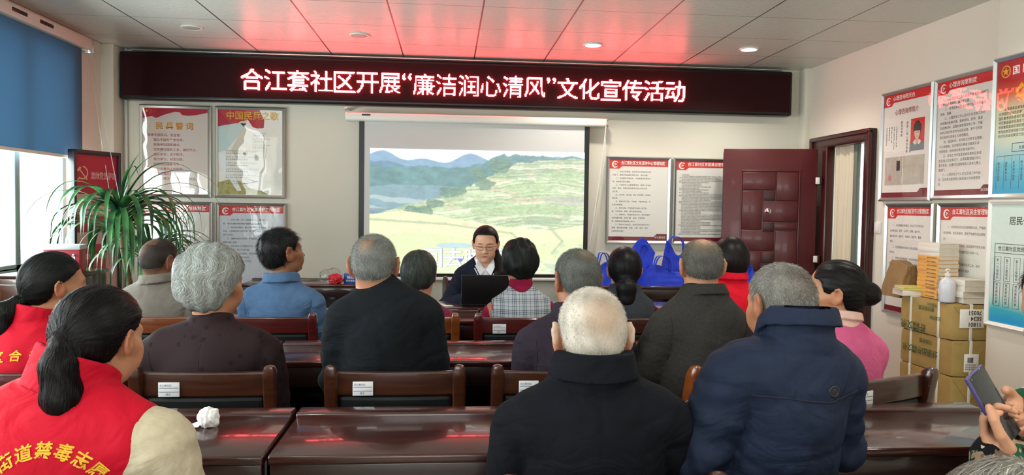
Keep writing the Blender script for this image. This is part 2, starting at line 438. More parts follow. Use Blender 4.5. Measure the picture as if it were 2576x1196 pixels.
# ------------------------------------------------------------------ red LED sign
SX0, SX1, SZ0, SZ1, SY = -2.70, 3.02, 2.223, 2.615, 6.44
led = empty('led_sign', ((SX0+SX1)/2, SY, (SZ0+SZ1)/2), 0, 'long black LED sign with lit red and white Chinese lettering', 'sign')
cx, cz = (SX0+SX1)/2, (SZ0+SZ1)/2; hw, hh = (SX1-SX0)/2, (SZ1-SZ0)/2
b = MB(); b.rbox(-hw, hw, 0, .115, -hh, hh, .02, 3); b.obj('case', M['black_plastic'], led)
m, nt, bb = new_mat('led_panel'); N, L = nt.nodes, nt.links
tc = N.new('ShaderNodeTexCoord'); mp = N.new('ShaderNodeMapping'); L.new(tc.outputs['Object'], mp.inputs[0]); mp.inputs['Scale'].default_value = (126, 126, 126)
vo = N.new('ShaderNodeTexVoronoi'); vo.inputs['Randomness'].default_value = 0; vo.inputs['Scale'].default_value = 1; L.new(mp.outputs[0], vo.inputs['Vector'])
rp = N.new('ShaderNodeValToRGB'); rp.color_ramp.elements[0].position = .3; rp.color_ramp.elements[1].position = .45
rp.color_ramp.elements[0].color = (*lin('#8a0c1a'), 1); rp.color_ramp.elements[1].color = (*lin('#2a070b'), 1)
L.new(vo.outputs['Distance'], rp.inputs[0]); L.new(rp.outputs[0], bb.inputs['Base Color']); bb.inputs['Roughness'].default_value = .6; bb.inputs['Specular IOR Level'].default_value = .15
b = MB(); b.box(-hw+.025, hw-.025, -.004, .01, -hh+.03, hh-.03); b.obj('led_panel', m, led)
# dot-matrix characters
def dots(ch, n, h):
    v, f = glyphs(ch, .012)
    # characters sit in a unit box: raster n x n with 3x3 samples
    tri = []
    for p in f:
        for k in range(1, len(p)-1): tri.append((v[p[0]], v[p[k]], v[p[k+1]]))
    T = np.array(tri, np.float64); ss = 3
    xs = (np.arange(n*ss)+.5)/(n*ss)*1.0; zs = (np.arange(n*ss)+.5)/(n*ss)*1.0
    return T, xs, zs
def raster(ch, n):
    v, f = glyphs(ch, .001)
    T = np.array([(v[p[0]], v[p[k]], v[p[k+1]]) for p in f for k in range(1, len(p)-1)], np.float64)
    x0, x1 = v[:, 0].min(), v[:, 0].max(); z0, z1 = v[:, 1].min(), v[:, 1].max()
    half = ch in '“”'
    s = (n-1)/max(x1-x0, z1-z0) if not half else (n*.30)/(z1-z0)
    ss = 3; W_ = n if not half else n//2
    ox = W_/2-(x0+x1)/2*s; oz = (n/2-(z0+z1)/2*s) if not half else n*.97-z1*s
    gx, gz = np.meshgrid((np.arange(W_*ss)+.5)/ss, (np.arange(n*ss)+.5)/ss, indexing='ij')
    ins = np.zeros(gx.shape, bool)
    for a, b_, c in T:
        a = (a[0]*s+ox, a[1]*s+oz); b_ = (b_[0]*s+ox, b_[1]*s+oz); c = (c[0]*s+ox, c[1]*s+oz)
        d1 = (gx-b_[0])*(a[1]-b_[1])-(a[0]-b_[0])*(gz-b_[1]); d2 = (gx-c[0])*(b_[1]-c[1])-(b_[0]-c[0])*(gz-c[1]); d3 = (gx-a[0])*(c[1]-a[1])-(c[0]-a[0])*(gz-a[1])
        ins |= ((d1 >= 0) & (d2 >= 0) & (d3 >= 0)) | ((d1 <= 0) & (d2 <= 0) & (d3 <= 0))
    cov = ins.reshape(W_, ss, n, ss).mean(axis=(1, 3))
    return cov > .46
lt = MB(); pitch = 3.778/(20*24); xc = -1.726-cx; z0 = 2.316-cz
for ch in '合江套社区开展“廉洁润心清风”文化宣传活动':
    g = raster(ch, 24)
    for i, k in zip(*np.nonzero(g)):
        X, Z = xc+i*pitch, z0+k*pitch; e = pitch*.46
        lt.box(X-e, X+e, -.027, -.003, Z-e, Z+e)
    xc += g.shape[0]*pitch
lt.obj('lettering', mat('lit_red_led', (.8, .3, .25), .5, emit=((1.0, .095, .115), 11.0)), led)
b = MB(); b.rbox(-hw+.1, hw-.1, -.02, .02, hh+.002, hh+.012, .003); b.obj('top_rail', M['steel'], led)

# ------------------------------------------------------------------ projection screen
ps = empty('projection_screen', (.22, 6.44, .80), 0, 'white roll-down projection screen showing a bright terraced hillside', 'screen')
ox, oz = .22, .80
b = MB(); b.rbox(-.87-ox, 1.355-ox, -.05, .05, 2.085-oz, 2.155-oz, .015); cs = b.obj('case', M['white_metal'], ps)
MB().box(-.73-ox, -.66-ox, -.052, -.048, 2.128-oz, 2.142-oz).obj('maker_plate', M['dark_frame'], cs)
b = MB(); b.box(-.755-ox, 1.195-ox, -.001, .002, .795-oz, 2.09-oz); b.obj('screen_cloth', mat('white_screen_cloth', '#d2d2cf', .8, .2), ps)
b = MB(); b.box(-.757-ox, -.713-ox, -.003, .003, .79-oz, 2.09-oz); b.box(1.167-ox, 1.21-ox, -.003, .003, .79-oz, 2.09-oz); b.box(-.757-ox, 1.21-ox, -.003, .003, .775-oz, .80-oz)
b.obj('black_border', M['black_plastic'], ps)
b = MB(); b.rbox(-.80-ox, 1.25-ox, -.012, .012, .745-oz, .772-oz, .008); b.obj('bottom_bar', M['white_metal'], ps)
# picture on the screen: distant blue mountains, wooded spur, rice terraces
nx, nz = 460, 264
U, V = np.meshgrid((np.arange(nx)+.5)/nx, (np.arange(nz)+.5)/nz, indexing='ij')   # V up
def vnoise(x, y, seed):
    r = np.random.default_rng(seed); g = r.random((64, 64))
    xi = np.floor(x).astype(int); yi = np.floor(y).astype(int); fx = x-xi; fy = y-yi
    fx = fx*fx*(3-2*fx); fy = fy*fy*(3-2*fy); q = lambda i, j: g[i % 64, j % 64]
    return (q(xi, yi)*(1-fx)+q(xi+1, yi)*fx)*(1-fy)+(q(xi, yi+1)*(1-fx)+q(xi+1, yi+1)*fx)*fy
def fbm(x, y, seed, o=4):
    s = 0; a = .5
    for k in range(o): s = s+a*vnoise(x*2**k, y*2**k, seed+k); a *= .5
    return s/(1-.5**o)
img = np.empty((nx, nz, 3)); C = lambda h: np.array(lin(h))
def put(mask, c, a=1.0):
    a = (mask*a)[..., None]; img[:] = img*(1-a)+c*a
st = lambda e0, e1, x: np.clip((x-e0)/(e1-e0), 0, 1)
img[:] = C('#f1fbff')
n1 = fbm(U*7, V*7, 1); n2 = fbm(U*30, V*30, 11); n3 = fbm(U*60, V*90, 21)
put(V < .935+.03*np.sin(U*15+.6)+.02*np.sin(U*31)-.02*U+.02*(n1-.5), C('#8db1cc')*(.85+.3*n2[..., None]))
put(V < .88+.03*np.sin(U*9+2)+.05*(fbm(U*12, V*0, 3)-.5)+.04*st(.5, 1, U), C('#6f98b2')*(.75+.5*n2[..., None]))
put(V < .86+.10*st(.45, .62, U)-.0*U+.06*(fbm(U*25, V*2, 5)-.5), C('#6d9a9c')*(.65+.7*n2[..., None]))
put((V < .70+.05*(n1-.5)) & (U < .5), C('#86a9b3')*(.8+.4*n2[..., None]))
tb = (np.sin((V*70+n1*6+U*3)) > .3) & (V < .64) & (U < .45); put(tb, C('#c9dcd8'), .6)
put((V < .52) & (V > .47) & (U < .18), C('#6f8d9c'), .7); put((V < .36+.02*n1) & (U < .3), C('#a9bfb4'), .6)
# the terraced hill from right
edge = np.interp(U, [0, .12, .25, .36, .47, .56, .68, .8, 1.0], [.45, .52, .58, .64, .72, .80, .90, .93, .95])+.03*(n2-.5)
hill = V < edge
put(hill, C('#cfe3b4')*(.8+.4*n2[..., None])); put(hill & (V > .78) , C('#a9c5a0')*(.75+.5*n2[..., None]), .8)
ph = V*62+n1*3.2-U*4+1.6*np.sin(U*6)+.9*n2
put(hill & (np.sin(ph) > .72), C('#eef4da'), .8); put(hill & (np.sin(ph) < -.86), C('#9db391'), .75)
put(hill & (np.sin(ph*2.1+1.3) > .86), C('#f1f2dc'), .55); put(hill & (np.sin(ph*2.1-.4) > .90), C('#a9bd98'), .6)
put(hill & (fbm(U*12, V*40, 41) > .63), C('#8fae8a'), .55); put(hill & (fbm(U*8, V*34, 51) > .69), C('#e6cdb4'), .6)
put(hill & (np.sin(ph*2+1) > .93) & (U > .55), C('#8fa38a'), .5)
for (u_, v_, a_, b_) in ((.63, .52, .16, .05), (.82, .53, .14, .05), (.92, .80, .12, .05), (.75, .70, .12, .04)): put(hill & (((U-u_)/a_)**2+((V-v_)/b_)**2 < .4+1.2*fbm(U*40, V*40, 17)), C('#b4cf9e')*(.75+.5*n3[..., None]), .7)
put(((U-.80)/.10)**2+((V-.44)/.035)**2 < 1+.8*(n2-.5), C('#a6bf9d'), .8); put(((U-.93)/.12)**2+((V-.60)/.04)**2 < 1+.8*(n2-.5), C('#b9bdae'), .7)
# dark trees along the edge of the hill
for u_, v_, r_ in ((.15, .45, .05), (.20, .49, .05), (.30, .56, .045), (.36, .66, .05), (.41, .67, .045), (.53, .73, .05), (.5, .80, .05), (.60, .88, .06), (.25, .50, .05)):
    put(((U-u_)/r_)**2+((V-v_)/(r_*1.1))**2 < .8+1.4*(n2-.5)*2*.6, C('#6f9482')*(.6+.8*n3[..., None]), .85)
# bright near terraces
near = V < np.interp(U, [0, .15, .3, .5, .7, .85, 1], [.47, .50, .47, .41, .37, .36, .40])+.02*(n1-.5)
put(near, C('#eff7c4')*(.94+.1*n2[..., None])); put(near & (V < .28+.05*np.sin(U*7)), C('#e2f3b9'), .8); put(near & (V < .12), C('#e6efcb'), .7)
for (a0, b0, a1, b1, w_) in ((.0, .43, .35, .40, .006), (.35, .40, .66, .33, .005), (.66, .33, .69, .28, .006), (.69, .28, .62, .22, .005), (.84, .38, .90, .27, .008), (.90, .27, .85, .17, .006)):
    t = np.clip(((U-a0)*(a1-a0)+(V-b0)*(b1-b0))/((a1-a0)**2+(b1-b0)**2), 0, 1)
    put((np.hypot(U-a0-t*(a1-a0), (V-b0-t*(b1-b0))*.6) < w_*(.5+n2)), C('#b3bd9c'), .7)
put(near & (U > .8) & (V < .25) & (n2 > .56), C('#bcd0b4'), .6); put(((U-.40)/.10)**2+((V-.225)/.022)**2 < 1+(n2-.5), C('#b6d6ea'), .8)
put(near & (fbm(U*9, V*20, 71) > .66) & (V > .3), C('#ecd3b0'), .7)
img *= (.93+.14*n3)[..., None]
tex = hill & ~near; img[tex] *= (.80+.4*fbm(U*90, V*110, 91))[tex][:, None]
for _ in range(1):
    p_ = np.pad(img, ((1, 1), (1, 1), (0, 0)), mode='edge'); img = sum(p_[a:a+nx, b:b+nz]*w_ for a, b, w_ in ((1, 1, .36), (0, 1, .12), (2, 1, .12), (1, 0, .12), (1, 2, .12), (0, 0, .04), (2, 2, .04), (0, 2, .04), (2, 0, .04)))
pw, pz0, pz1 = 1.836, .806, 1.862
gx, gz = np.meshgrid(-.665-ox+pw*np.arange(nx+1)/nx, pz0-oz+(pz1-pz0)*np.arange(nz+1)/nz, indexing='ij')
vv = np.stack([gx, np.full_like(gx, -.0035), gz], -1).reshape(-1, 3)
ii, kk = np.meshgrid(np.arange(nx), np.arange(nz), indexing='ij'); q = (ii*(nz+1)+kk)
ff = np.stack([q, q+nz+1, q+nz+2, q+1], -1).reshape(-1, 4)
def mesh_np(name, V_, F_, mats, parent=None, cols=None, face_cols=None, smooth=True):
    me = bpy.data.meshes.new(name); n = len(V_); k = F_.shape[1]
    me.vertices.add(n); me.vertices.foreach_set('co', np.ascontiguousarray(V_, np.float32).ravel())
    me.loops.add(F_.size); me.loops.foreach_set('vertex_index', np.ascontiguousarray(F_, np.int32).ravel())
    me.polygons.add(len(F_)); me.polygons.foreach_set('loop_start', np.arange(0, F_.size, k, dtype=np.int32)); me.polygons.foreach_set('loop_total', np.full(len(F_), k, np.int32))
    me.polygons.foreach_set('use_smooth', np.full(len(F_), smooth))
    for m_ in (mats if isinstance(mats, (list, tuple)) else [mats]): me.materials.append(m_)
    me.update(calc_edges=True)
    if cols is not None:
        at = me.color_attributes.new('Col', 'FLOAT_COLOR', 'POINT'); c4 = np.ones((n, 4), np.float32); c4[:, :3] = cols; at.data.foreach_set('color', c4.ravel())
    if face_cols is not None:
        at = me.color_attributes.new('Col', 'FLOAT_COLOR', 'CORNER'); c4 = np.ones((F_.size, 4), np.float32); c4[:, :3] = np.repeat(face_cols, k, 0); at.data.foreach_set('color', c4.ravel())
    o = bpy.data.objects.new(name, me); COL.objects.link(o)
    if parent: o.parent = parent
    return o
m = bpy.data.materials.new('projected_picture'); m.use_nodes = True; N, L = m.node_tree.nodes, m.node_tree.links
bb = N['Principled BSDF']; at = N.new('ShaderNodeAttribute'); at.attribute_name = 'Col'
L.new(at.outputs['Color'], bb.inputs['Emission Color']); bb.inputs['Emission Strength'].default_value = .98
bb.inputs['Base Color'].default_value = (.15, .15, .15, 1); bb.inputs['Roughness'].default_value = .9; bb.inputs['Specular IOR Level'].default_value = .1
pic = mesh_np('projected_picture', vv, ff, m, ps, face_cols=img.reshape(-1, 3), smooth=False)
b = MB(); write(b, '回去睡觉吧', -.20-ox, .875-oz, .175, -.006, .008); b.obj('subtitle', mat('subtitle_white', '#ffffff', emit=((.95, .97, 1), .95)), pic)
b = MB(); write(b, '回去睡觉吧', -.20-ox, .875-oz, .175, -.005, .028); b.obj('subtitle_outline', mat('subtitle_grey', '#8d97b5', emit=(lin('#98a2c4'), .6)), pic)
# pull cord hanging beside the screen, hooks above the case
b = MB(); b.tube([(1.345, 6.40, 2.10), (1.33, 6.41, 1.9), (1.255, 6.42, 1.25), (1.18, 6.43, .80)], .004, 6); b.tube([(1.35, 6.42, 2.10), (1.345, 6.43, 1.8), (1.25, 6.44, 1.20)], .003, 6)
b.tube([(1.18, 6.43, .80), (1.17, 6.43, .72)], .008, 8)
tag(b.obj('pull_cord', M['white_plastic']), 'white pull cord hanging down beside the projection screen', 'cord')
def hook(x, z, label):
    b = MB(); b.rbox(x-.018, x+.018, 6.40, 6.56, z+.012, z+.03, .004); b.tube([(x, 6.41, z+.02), (x-.01, 6.40, z), (x+.008, 6.40, z-.018), (x+.016, 6.40, z-.04)], .005, 6)
    return tag(b.obj('wall_hook', M['steel']), label, 'hook', 'hooks over the screen case')
hook(-.862, 2.17, 'metal hook holding the left end of the screen case')
hook(1.347, 2.125, 'metal hook holding the right end of the screen case')
# ------------------------------------------------------------------ lacquered desks and chairs
def wood_mat(name, c1, c2, rough, scale=(2, 30, 30)):
    m, nt, b = new_mat(name); N, L = nt.nodes, nt.links
    tc = N.new('ShaderNodeTexCoord'); mp = N.new('ShaderNodeMapping'); mp.inputs['Scale'].default_value = scale
    n = N.new('ShaderNodeTexNoise'); n.inputs['Scale'].default_value = 1.6; n.inputs['Detail'].default_value = 6; n.inputs['Distortion'].default_value = .6
    r = N.new('ShaderNodeValToRGB'); r.color_ramp.elements[0].position = .35; r.color_ramp.elements[1].position = .7
    r.color_ramp.elements[0].color = (*lin(c1), 1); r.color_ramp.elements[1].color = (*lin(c2), 1)
    L.new(tc.outputs['Object'], mp.inputs[0]); L.new(mp.outputs[0], n.inputs['Vector']); L.new(n.outputs['Fac'], r.inputs[0]); L.new(r.outputs[0], b.inputs['Base Color'])
    b.inputs['Roughness'].default_value = rough; b.inputs['Coat Weight'].default_value = .6; b.inputs['Coat Roughness'].default_value = .07
    return m
M['desk'] = wood_mat('mahogany_lacquer', '#2c0d0a', '#3e140e', .28)
M['desk_dark'] = wood_mat('mahogany_dark', '#1b0807', '#250c0a', .35)
M['chair_red'] = wood_mat('red_brown_lacquer', '#420f0d', '#561713', .3)
M['chair_brown'] = wood_mat('brown_lacquer', '#2f160c', '#482412', .3)
M['chair_orange'] = wood_mat('orange_brown_lacquer', '#66300f', '#834316', .3)
M['vinyl'] = mat('black_vinyl', '#0a0d0f', .5, .3, bump=(60, .15, .002))
M['sticker'] = mat('sticker_paper', '#d6d8dc', .45, .5)

DW = 1.058
def make_desk(w=DW):
    e = empty('conference_desk', (0, 0, 0))
    h = w/2-.003
    b = MB(); b.rbox(-h, h, 0, .345, .735, .76, .006); b.obj('top', M['desk'], e)
    b = MB(); b.rbox(-h, h, .338, .412, .735, .772, .007); b.obj('back_ledge', M['desk'], e)
    b = MB(); b.rbox(-h+.004, h-.004, .008, .030, .655, .737, .004); b.obj('apron', M['desk_dark'], e)
    for s in (-1, 1):
        b = MB(); b.rbox(s*(h-.014)-.014, s*(h-.014)+.014, .05, .40, 0, .737, .004); b.obj('side_panel', M['desk_dark'], e)
    b = MB(); b.rbox(-h+.02, h-.02, .375, .395, .12, .737, .003); b.obj('modesty_panel', M['desk_dark'], e)
    b = MB(); b.rbox(-h+.02, h-.02, .06, .38, .52, .538, .003); b.obj('shelf', M['desk'], e)
    b = MB(); b.rbox(-h+.02, h-.02, .10, .16, .10, .15, .006); b.obj('foot_rail', M['desk_dark'], e)
    return e
desk0 = make_desk()
_first = [True]
def place_desk(x, y, label, group='lacquered conference desks', rz=0):
    d = desk0 if _first[0] else copy_tree(desk0); _first[0] = False
    d.location = (x, y, 0); d.rotation_euler = (0, 0, rz); tag(d, label, 'desk', group); return d
place_desk(-.972, 1.86, 'glossy mahogany desk in the nearest row with the crumpled tissue on it')
place_desk(.09, 1.86, 'glossy mahogany desk in front of the white-haired man in the black coat')
place_desk(1.152, 1.86, 'glossy mahogany desk in front of the man in navy jacket, under the phone')
place_desk(-1.25, 2.99, 'mahogany desk in front of the curly grey-haired woman in dark brown')
place_desk(-.19, 2.99, 'mahogany desk in front of the grey-haired man in black sweater')
place_desk(.87, 2.99, 'mahogany desk in front of the man in dark grey suit jacket')
place_desk(-1.40, 4.05, 'mahogany desk ahead of the buzz-cut man in light grey jacket')
place_desk(-.34, 4.05, 'mahogany desk ahead of the man in light blue jacket and maroon woman')
place_desk(.72, 4.05, 'mahogany desk ahead of the woman in the plaid vest')
place_desk(1.78, 4.05, 'mahogany desk ahead of the woman in the bright red jacket')
place_desk(.25, 4.90, 'mahogany desk the presenter with the laptop sits at', rz=PI)
place_desk(1.32, 4.90, 'empty mahogany desk beside the presenter, before the blue bags', rz=PI)
place_desk(-1.06, 5.89, 'wall desk holding the plastic bag and blue carton under the posters')
place_desk(1.47, 5.89, 'wall desk holding the heap of blue bags under the wall posters')
place_desk(2.535, 5.80, 'wall desk in front of the open maroon door')
for d in (): pass

def make_chair(wood):
    e = empty('conference_chair', (0, 0, 0))
    def post(s):
        b = MB(); pts = [(-.27, 0), (-.235, .22), (-.205, .45), (-.205, .60), (-.222, .74), (-.240, .83)]
        vs = []; fs = []; hwx = .021; n = len(pts)
        # rounded post: side profile in y/z with rounded head
        prof = []
        ring = []
        for i, (y, z) in enumerate(pts + [(-.246, .852), (-.250, .864), (-.253, .869)]):
            k = i-n
            t = [.030, .030, .032, .032, .032, .032, .028, .019, .006][i]; wx = [.019, .020, .022, .022, .022, .022, .020, .015, .005][i]
            for a in range(12):
                th = 2*PI*a/12; c_, s_ = math.cos(th), math.sin(th)
                q = .55; sx_ = math.copysign(abs(c_)**q, c_); sy_ = math.copysign(abs(s_)**q, s_)
                vs.append((s*.205+wx*sx_, y+t*.8*sy_, z))
        m_ = n+3
        for i in range(m_-1):
            for a in range(12): fs.append((i*12+a, i*12+(a+1) % 12, (i+1)*12+(a+1) % 12, (i+1)*12+a))
        fs.append(tuple(range(12))[::-1]); fs.append(tuple((m_-1)*12+a for a in range(12)))
        b.add(vs, fs, True); return b
    for s in (-1, 1): soft(post(s).obj('back_post', wood, e))
    b = MB(); n = 10
    def bowed(z0, z1, y0, th, bow, x=.19):
        vs = []; fs = []
        for i in range(n+1):
            X = -x+2*x*i/n; by = y0-bow*(1-(X/x)**2)
            vs += [(X, by-th/2, z0), (X, by+th/2, z0), (X, by+th/2-.004, z1), (X, by-th/2-.004, z1)]
        for i in range(n):
            for k in range(4): fs.append((i*4+k, i*4+4+k, i*4+4+(k+1) % 4, i*4+(k+1) % 4))
        fs.append((0, 1, 2, 3)); fs.append((n*4+3, n*4+2, n*4+1, n*4)); return vs, fs
    b.add(*bowed(.765, .843, -.222, .026, .012)); o = b.obj('top_rail', wood, e)
    bv = o.modifiers.new('edge', 'BEVEL'); bv.width = .006; bv.segments = 2
    b = MB(); b.add(*bowed(.50, .768, -.205, .045, .012, .187)); o = b.obj('back_cushion', M['vinyl'], e)
    bv = o.modifiers.new('edge', 'BEVEL'); bv.width = .018; bv.segments = 3
    b = MB(); b.rbox(-.21, .21, -.20, .215, .42, .475, .02, 3); b.obj('seat', M['vinyl'], e)
    b = MB(); b.rbox(-.20, .20, -.19, .20, .37, .42, .006); b.obj('seat_frame', wood, e)
    for s in (-1, 1):
        b = MB(); b.rbox(s*.19-.02, s*.19+.02, .165, .205, 0, .40, .006); b.obj('front_leg', wood, e)
        b = MB(); b.rbox(s*.19-.012, s*.19+.012, -.22, .17, .16, .19, .004); b.obj('stretcher', wood, e)
    b = MB(); b.rbox(-.135, -.070, -.252, -.249, .768, .814, .0012)
    st = b.obj('inventory_sticker', M['sticker'], e)
    b = MB(); b.box(-.132, -.073, -.2526, -.2518, .7955, .797); b.box(-.132, -.073, -.2526, -.2518, .783, .7845)
    write(b, '合江套社区', -.131, .8015, .0075, -.2527); write(b, '椅子', -.112, .773, .008, -.2527)
    b.obj('print', M['ink_grey'], st)
    return e
protos = {}
def chair(x, y, rz, wood, label, sticker=True):
    k = (wood, sticker)
    if k not in protos:
        c = make_chair(M[wood]); protos[k] = c
        if not sticker:
            for ch in [q for q in c.children if q.name.startswith('inventory_sticker')]:
                for g_ in list(ch.children): bpy.data.objects.remove(g_)
                bpy.data.objects.remove(ch)
    else: c = copy_tree(protos[k])
    c.location = (x, y, 0); c.rotation_euler = (0, 0, rz); tag(c, label, 'chair', 'lacquered conference chairs'); return c
R = math.radians
chair(-1.36, 2.665, 0, 'chair_red', 'red-brown chair under the woman in red vest nearest the window', False)
chair(-.765, 2.665, 0, 'chair_brown', 'brown chair under the curly grey-haired woman in dark brown jacket')
chair(-.164, 2.665, 0, 'chair_brown', 'brown chair with white sticker under the man in black sweater')
chair(.371, 2.665, 0, 'chair_brown', 'brown chair with white sticker under the man in dark purple jacket')
chair(.905, 2.70, R(24), 'chair_orange', 'orange-brown chair turned aside under the man in dark grey suit', False)
chair(1.335, 2.52, R(20), 'chair_brown', 'brown chair turned aside under the woman in pink sweater')
chair(-1.36, 3.845, 0, 'chair_orange', 'orange-brown chair under the buzz-cut man in light grey jacket')
chair(-.84, 3.845, 0, 'chair_red', 'red chair under the man in the light blue jacket', False)
chair(-.165, 3.845, 0, 'chair_orange', 'orange-brown chair under the woman in speckled maroon top', False)
chair(.355, 3.845, 0, 'chair_red', 'red chair with white sticker under the woman in plaid vest')
chair(.93, 3.845, 0, 'chair_brown', 'brown chair under the woman in the denim vest', False)
chair(1.50, 3.90, 0, 'chair_brown', 'brown chair under the woman in the bright red jacket', False)
chair(.19, 5.24, PI, 'chair_brown', 'chair of the presenter in front of the projection screen', False)
chair(-.78, 1.52, 0, 'chair_brown', 'chair under the ponytailed woman in red vest with cream sleeves', False)
chair(.33, 1.66, 0, 'chair_brown', 'chair under the white-haired man in the black coat', False)
chair(.79, 1.59, 0, 'chair_brown', 'chair under the grey-haired man in the navy jacket', False)
chair(1.60, 1.62, R(75), 'chair_brown', 'chair under the person in camouflage holding a phone', False)
chair(.63, .78, 0, 'chair_brown', 'chair under the grey-haired person at the lower right corner', False)

# ------------------------------------------------------------------ small things on the desks
b = MB(); bm = bmesh.new(); bmesh.ops.create_icosphere(bm, subdivisions=4, radius=1)
r_ = np.random.default_rng(3); K = r_.normal(size=(14, 3))*2.6; ph_ = r_.random(14)*6
for v in bm.verts:
    p = np.array(v.co); d = sum(abs(math.sin(K[i] @ p+ph_[i])) for i in range(14))/14
    s_ = .55+.75*d; v.co = Vector((p[0]*.028*s_, p[1]*.024*s_, max(p[2], -.75)*.030*s_))
b.bm(bm, False); b.add([(-.045, -.02, -.021), (-.02, -.024, -.018), (-.012, -.01, -.008), (-.03, 0, -.01), (-.04, -.01, -.012)], [(0, 1, 2, 3, 4)])
tag(b.obj('crumpled_tissue', mat('white_tissue', '#f0f0f0', .9, .1), loc=(-.655, 2.115, .784)), 'crumpled white paper tissue lying on the nearest desk', 'tissue')
# laptop
lp = empty('laptop', (.235, 4.66, .76), PI, 'black laptop with its lid up in front of the presenter', 'laptop')
b = MB(); b.rbox(-.15, .15, -.21, .0, 0, .018, .004); b.obj('base', M['black_plastic'], lp)
b = MB(); b.rbox(-.15, .15, -.004, .005, 0, .192, .004); li = b.obj('lid', M['black_plastic'], lp); li.location = (0, .012, .014); li.rotation_euler = (R(-14), 0, 0)
b = MB(); b.box(-.14, .14, -.0045, -.0042, .012, .183); b.obj('screen', mat('laptop_screen', '#101418', .2, emit=((.5, .6, .8), .6)), li)
b = MB(); b.rbox(-.135, .135, -.18, -.08, .0175, .0195, .0008); b.obj('keyboard', M['dark_frame'], lp)
# folded papers beside the laptop
b = MB(); b.rbox(-.08, .02, -.10, .05, 0, .004, .001); tag(b.obj('paper_sheet', M['paper_white'], loc=(.02, 4.62, .76), rot=(0, 0, .3)), 'small stack of paper lying left of the black laptop', 'paper')
# plastic bag with red packet, blue carton
def crumple(rx, ry, rz, seed, sub=4, amp=.35, fr=3.0, flat=-.7):
    bm = bmesh.new(); bmesh.ops.create_icosphere(bm, subdivisions=sub, radius=1); r_ = np.random.default_rng(seed); K = r_.normal(size=(12, 3))*fr; p_ = r_.random(12)*6
    for v in bm.verts:
        p = np.array(v.co); d = sum(abs(math.sin(K[i] @ p+p_[i])) for i in range(12))/12
        s_ = 1-amp+amp*2*(d-.3); v.co = Vector((p[0]*rx*s_, p[1]*ry*s_, max(p[2], flat)*rz*s_))
    return bm
m = glass_mat('clear_plastic_film', (.93, .95, .95), .12, (30, .8), 1.5)
tag(MB().bm(crumple(.105, .07, .085, 5), True).obj('plastic_bag', m, loc=(-.93, 6.06, .80)), 'crumpled clear plastic bag on the wall desk beside the blue carton', 'bag')
tag(MB().bm(crumple(.062, .05, .05, 6), False).obj('snack_packet', mat('red_packet_foil', '#c01a2c', .3, .5), loc=(-.875, 5.96, .795)), 'shiny red packet on the wall desk in front of the clear bag', 'packet')
cb = empty('carton', (-.765, 6.02, .76), 0, 'small blue carton with white print on the wall desk', 'carton')
MB().rbox(-.05, .05, -.03, .03, 0, .075, .002).obj('box', mat('blue_carton', '#1d4fae', .5), cb)
b = MB(); write(b, '抽纸', 0, .037, .028, -.031, .01, 'c'); write(b, '柔软亲肤', 0, .014, .017, -.031, .008, 'c'); b.obj('lettering', M['ink_white'], cb)
# red and white box on a low cabinet by the window
cabn = empty('low_cabinet', (-2.48, 4.98, 0), R(0), 'low brown wooden cabinet under the window by the plant', 'cabinet')
MB().rbox(-.20, .20, -.25, .25, .05, .905, .006).obj('body', M['chair_brown'], cabn)
MB().rbox(-.21, .21, -.26, .26, .905, .93, .006).obj('top', M['chair_brown'], cabn)
for s in (-1, 1): MB().rbox(s*.10-.093, s*.10+.093, -.262, -.248, .09, .87, .004).obj('door', M['chair_brown'], cabn)
MB().rbox(-.18, .18, -.22, .22, 0, .06, .004).obj('plinth', M['dark_frame'], cabn)
bx = empty('red_box', (-2.385, 4.90, .93), R(12), 'red box with pale lid and white label beside the plant', 'box')
MB().rbox(-.10, .10, -.08, .08, 0, .145, .004).obj('body', mat('box_red', '#9c1f33', .45), bx)
MB().rbox(-.104, .104, -.084, .084, .145, .175, .005).obj('lid', mat('pale_grey_lid', '#b9c2c2', .4), bx)
MB().rbox(-.03, .075, -.083, -.079, .025, .105, .001).obj('label', M['paper_white'], bx)
b = MB(); write(b, '意见箱', .022, .055, .03, -.0835, .008, 'c'); b.obj('lettering', M['ink_red'], bx)
MB().lathe([(.008, 0), (.008, .012)], 12, M=Matrix.Translation((.07, -.08, .115)) @ Matrix.Rotation(PI/2, 4, 'X')).obj('lock', M['chrome'], bx)

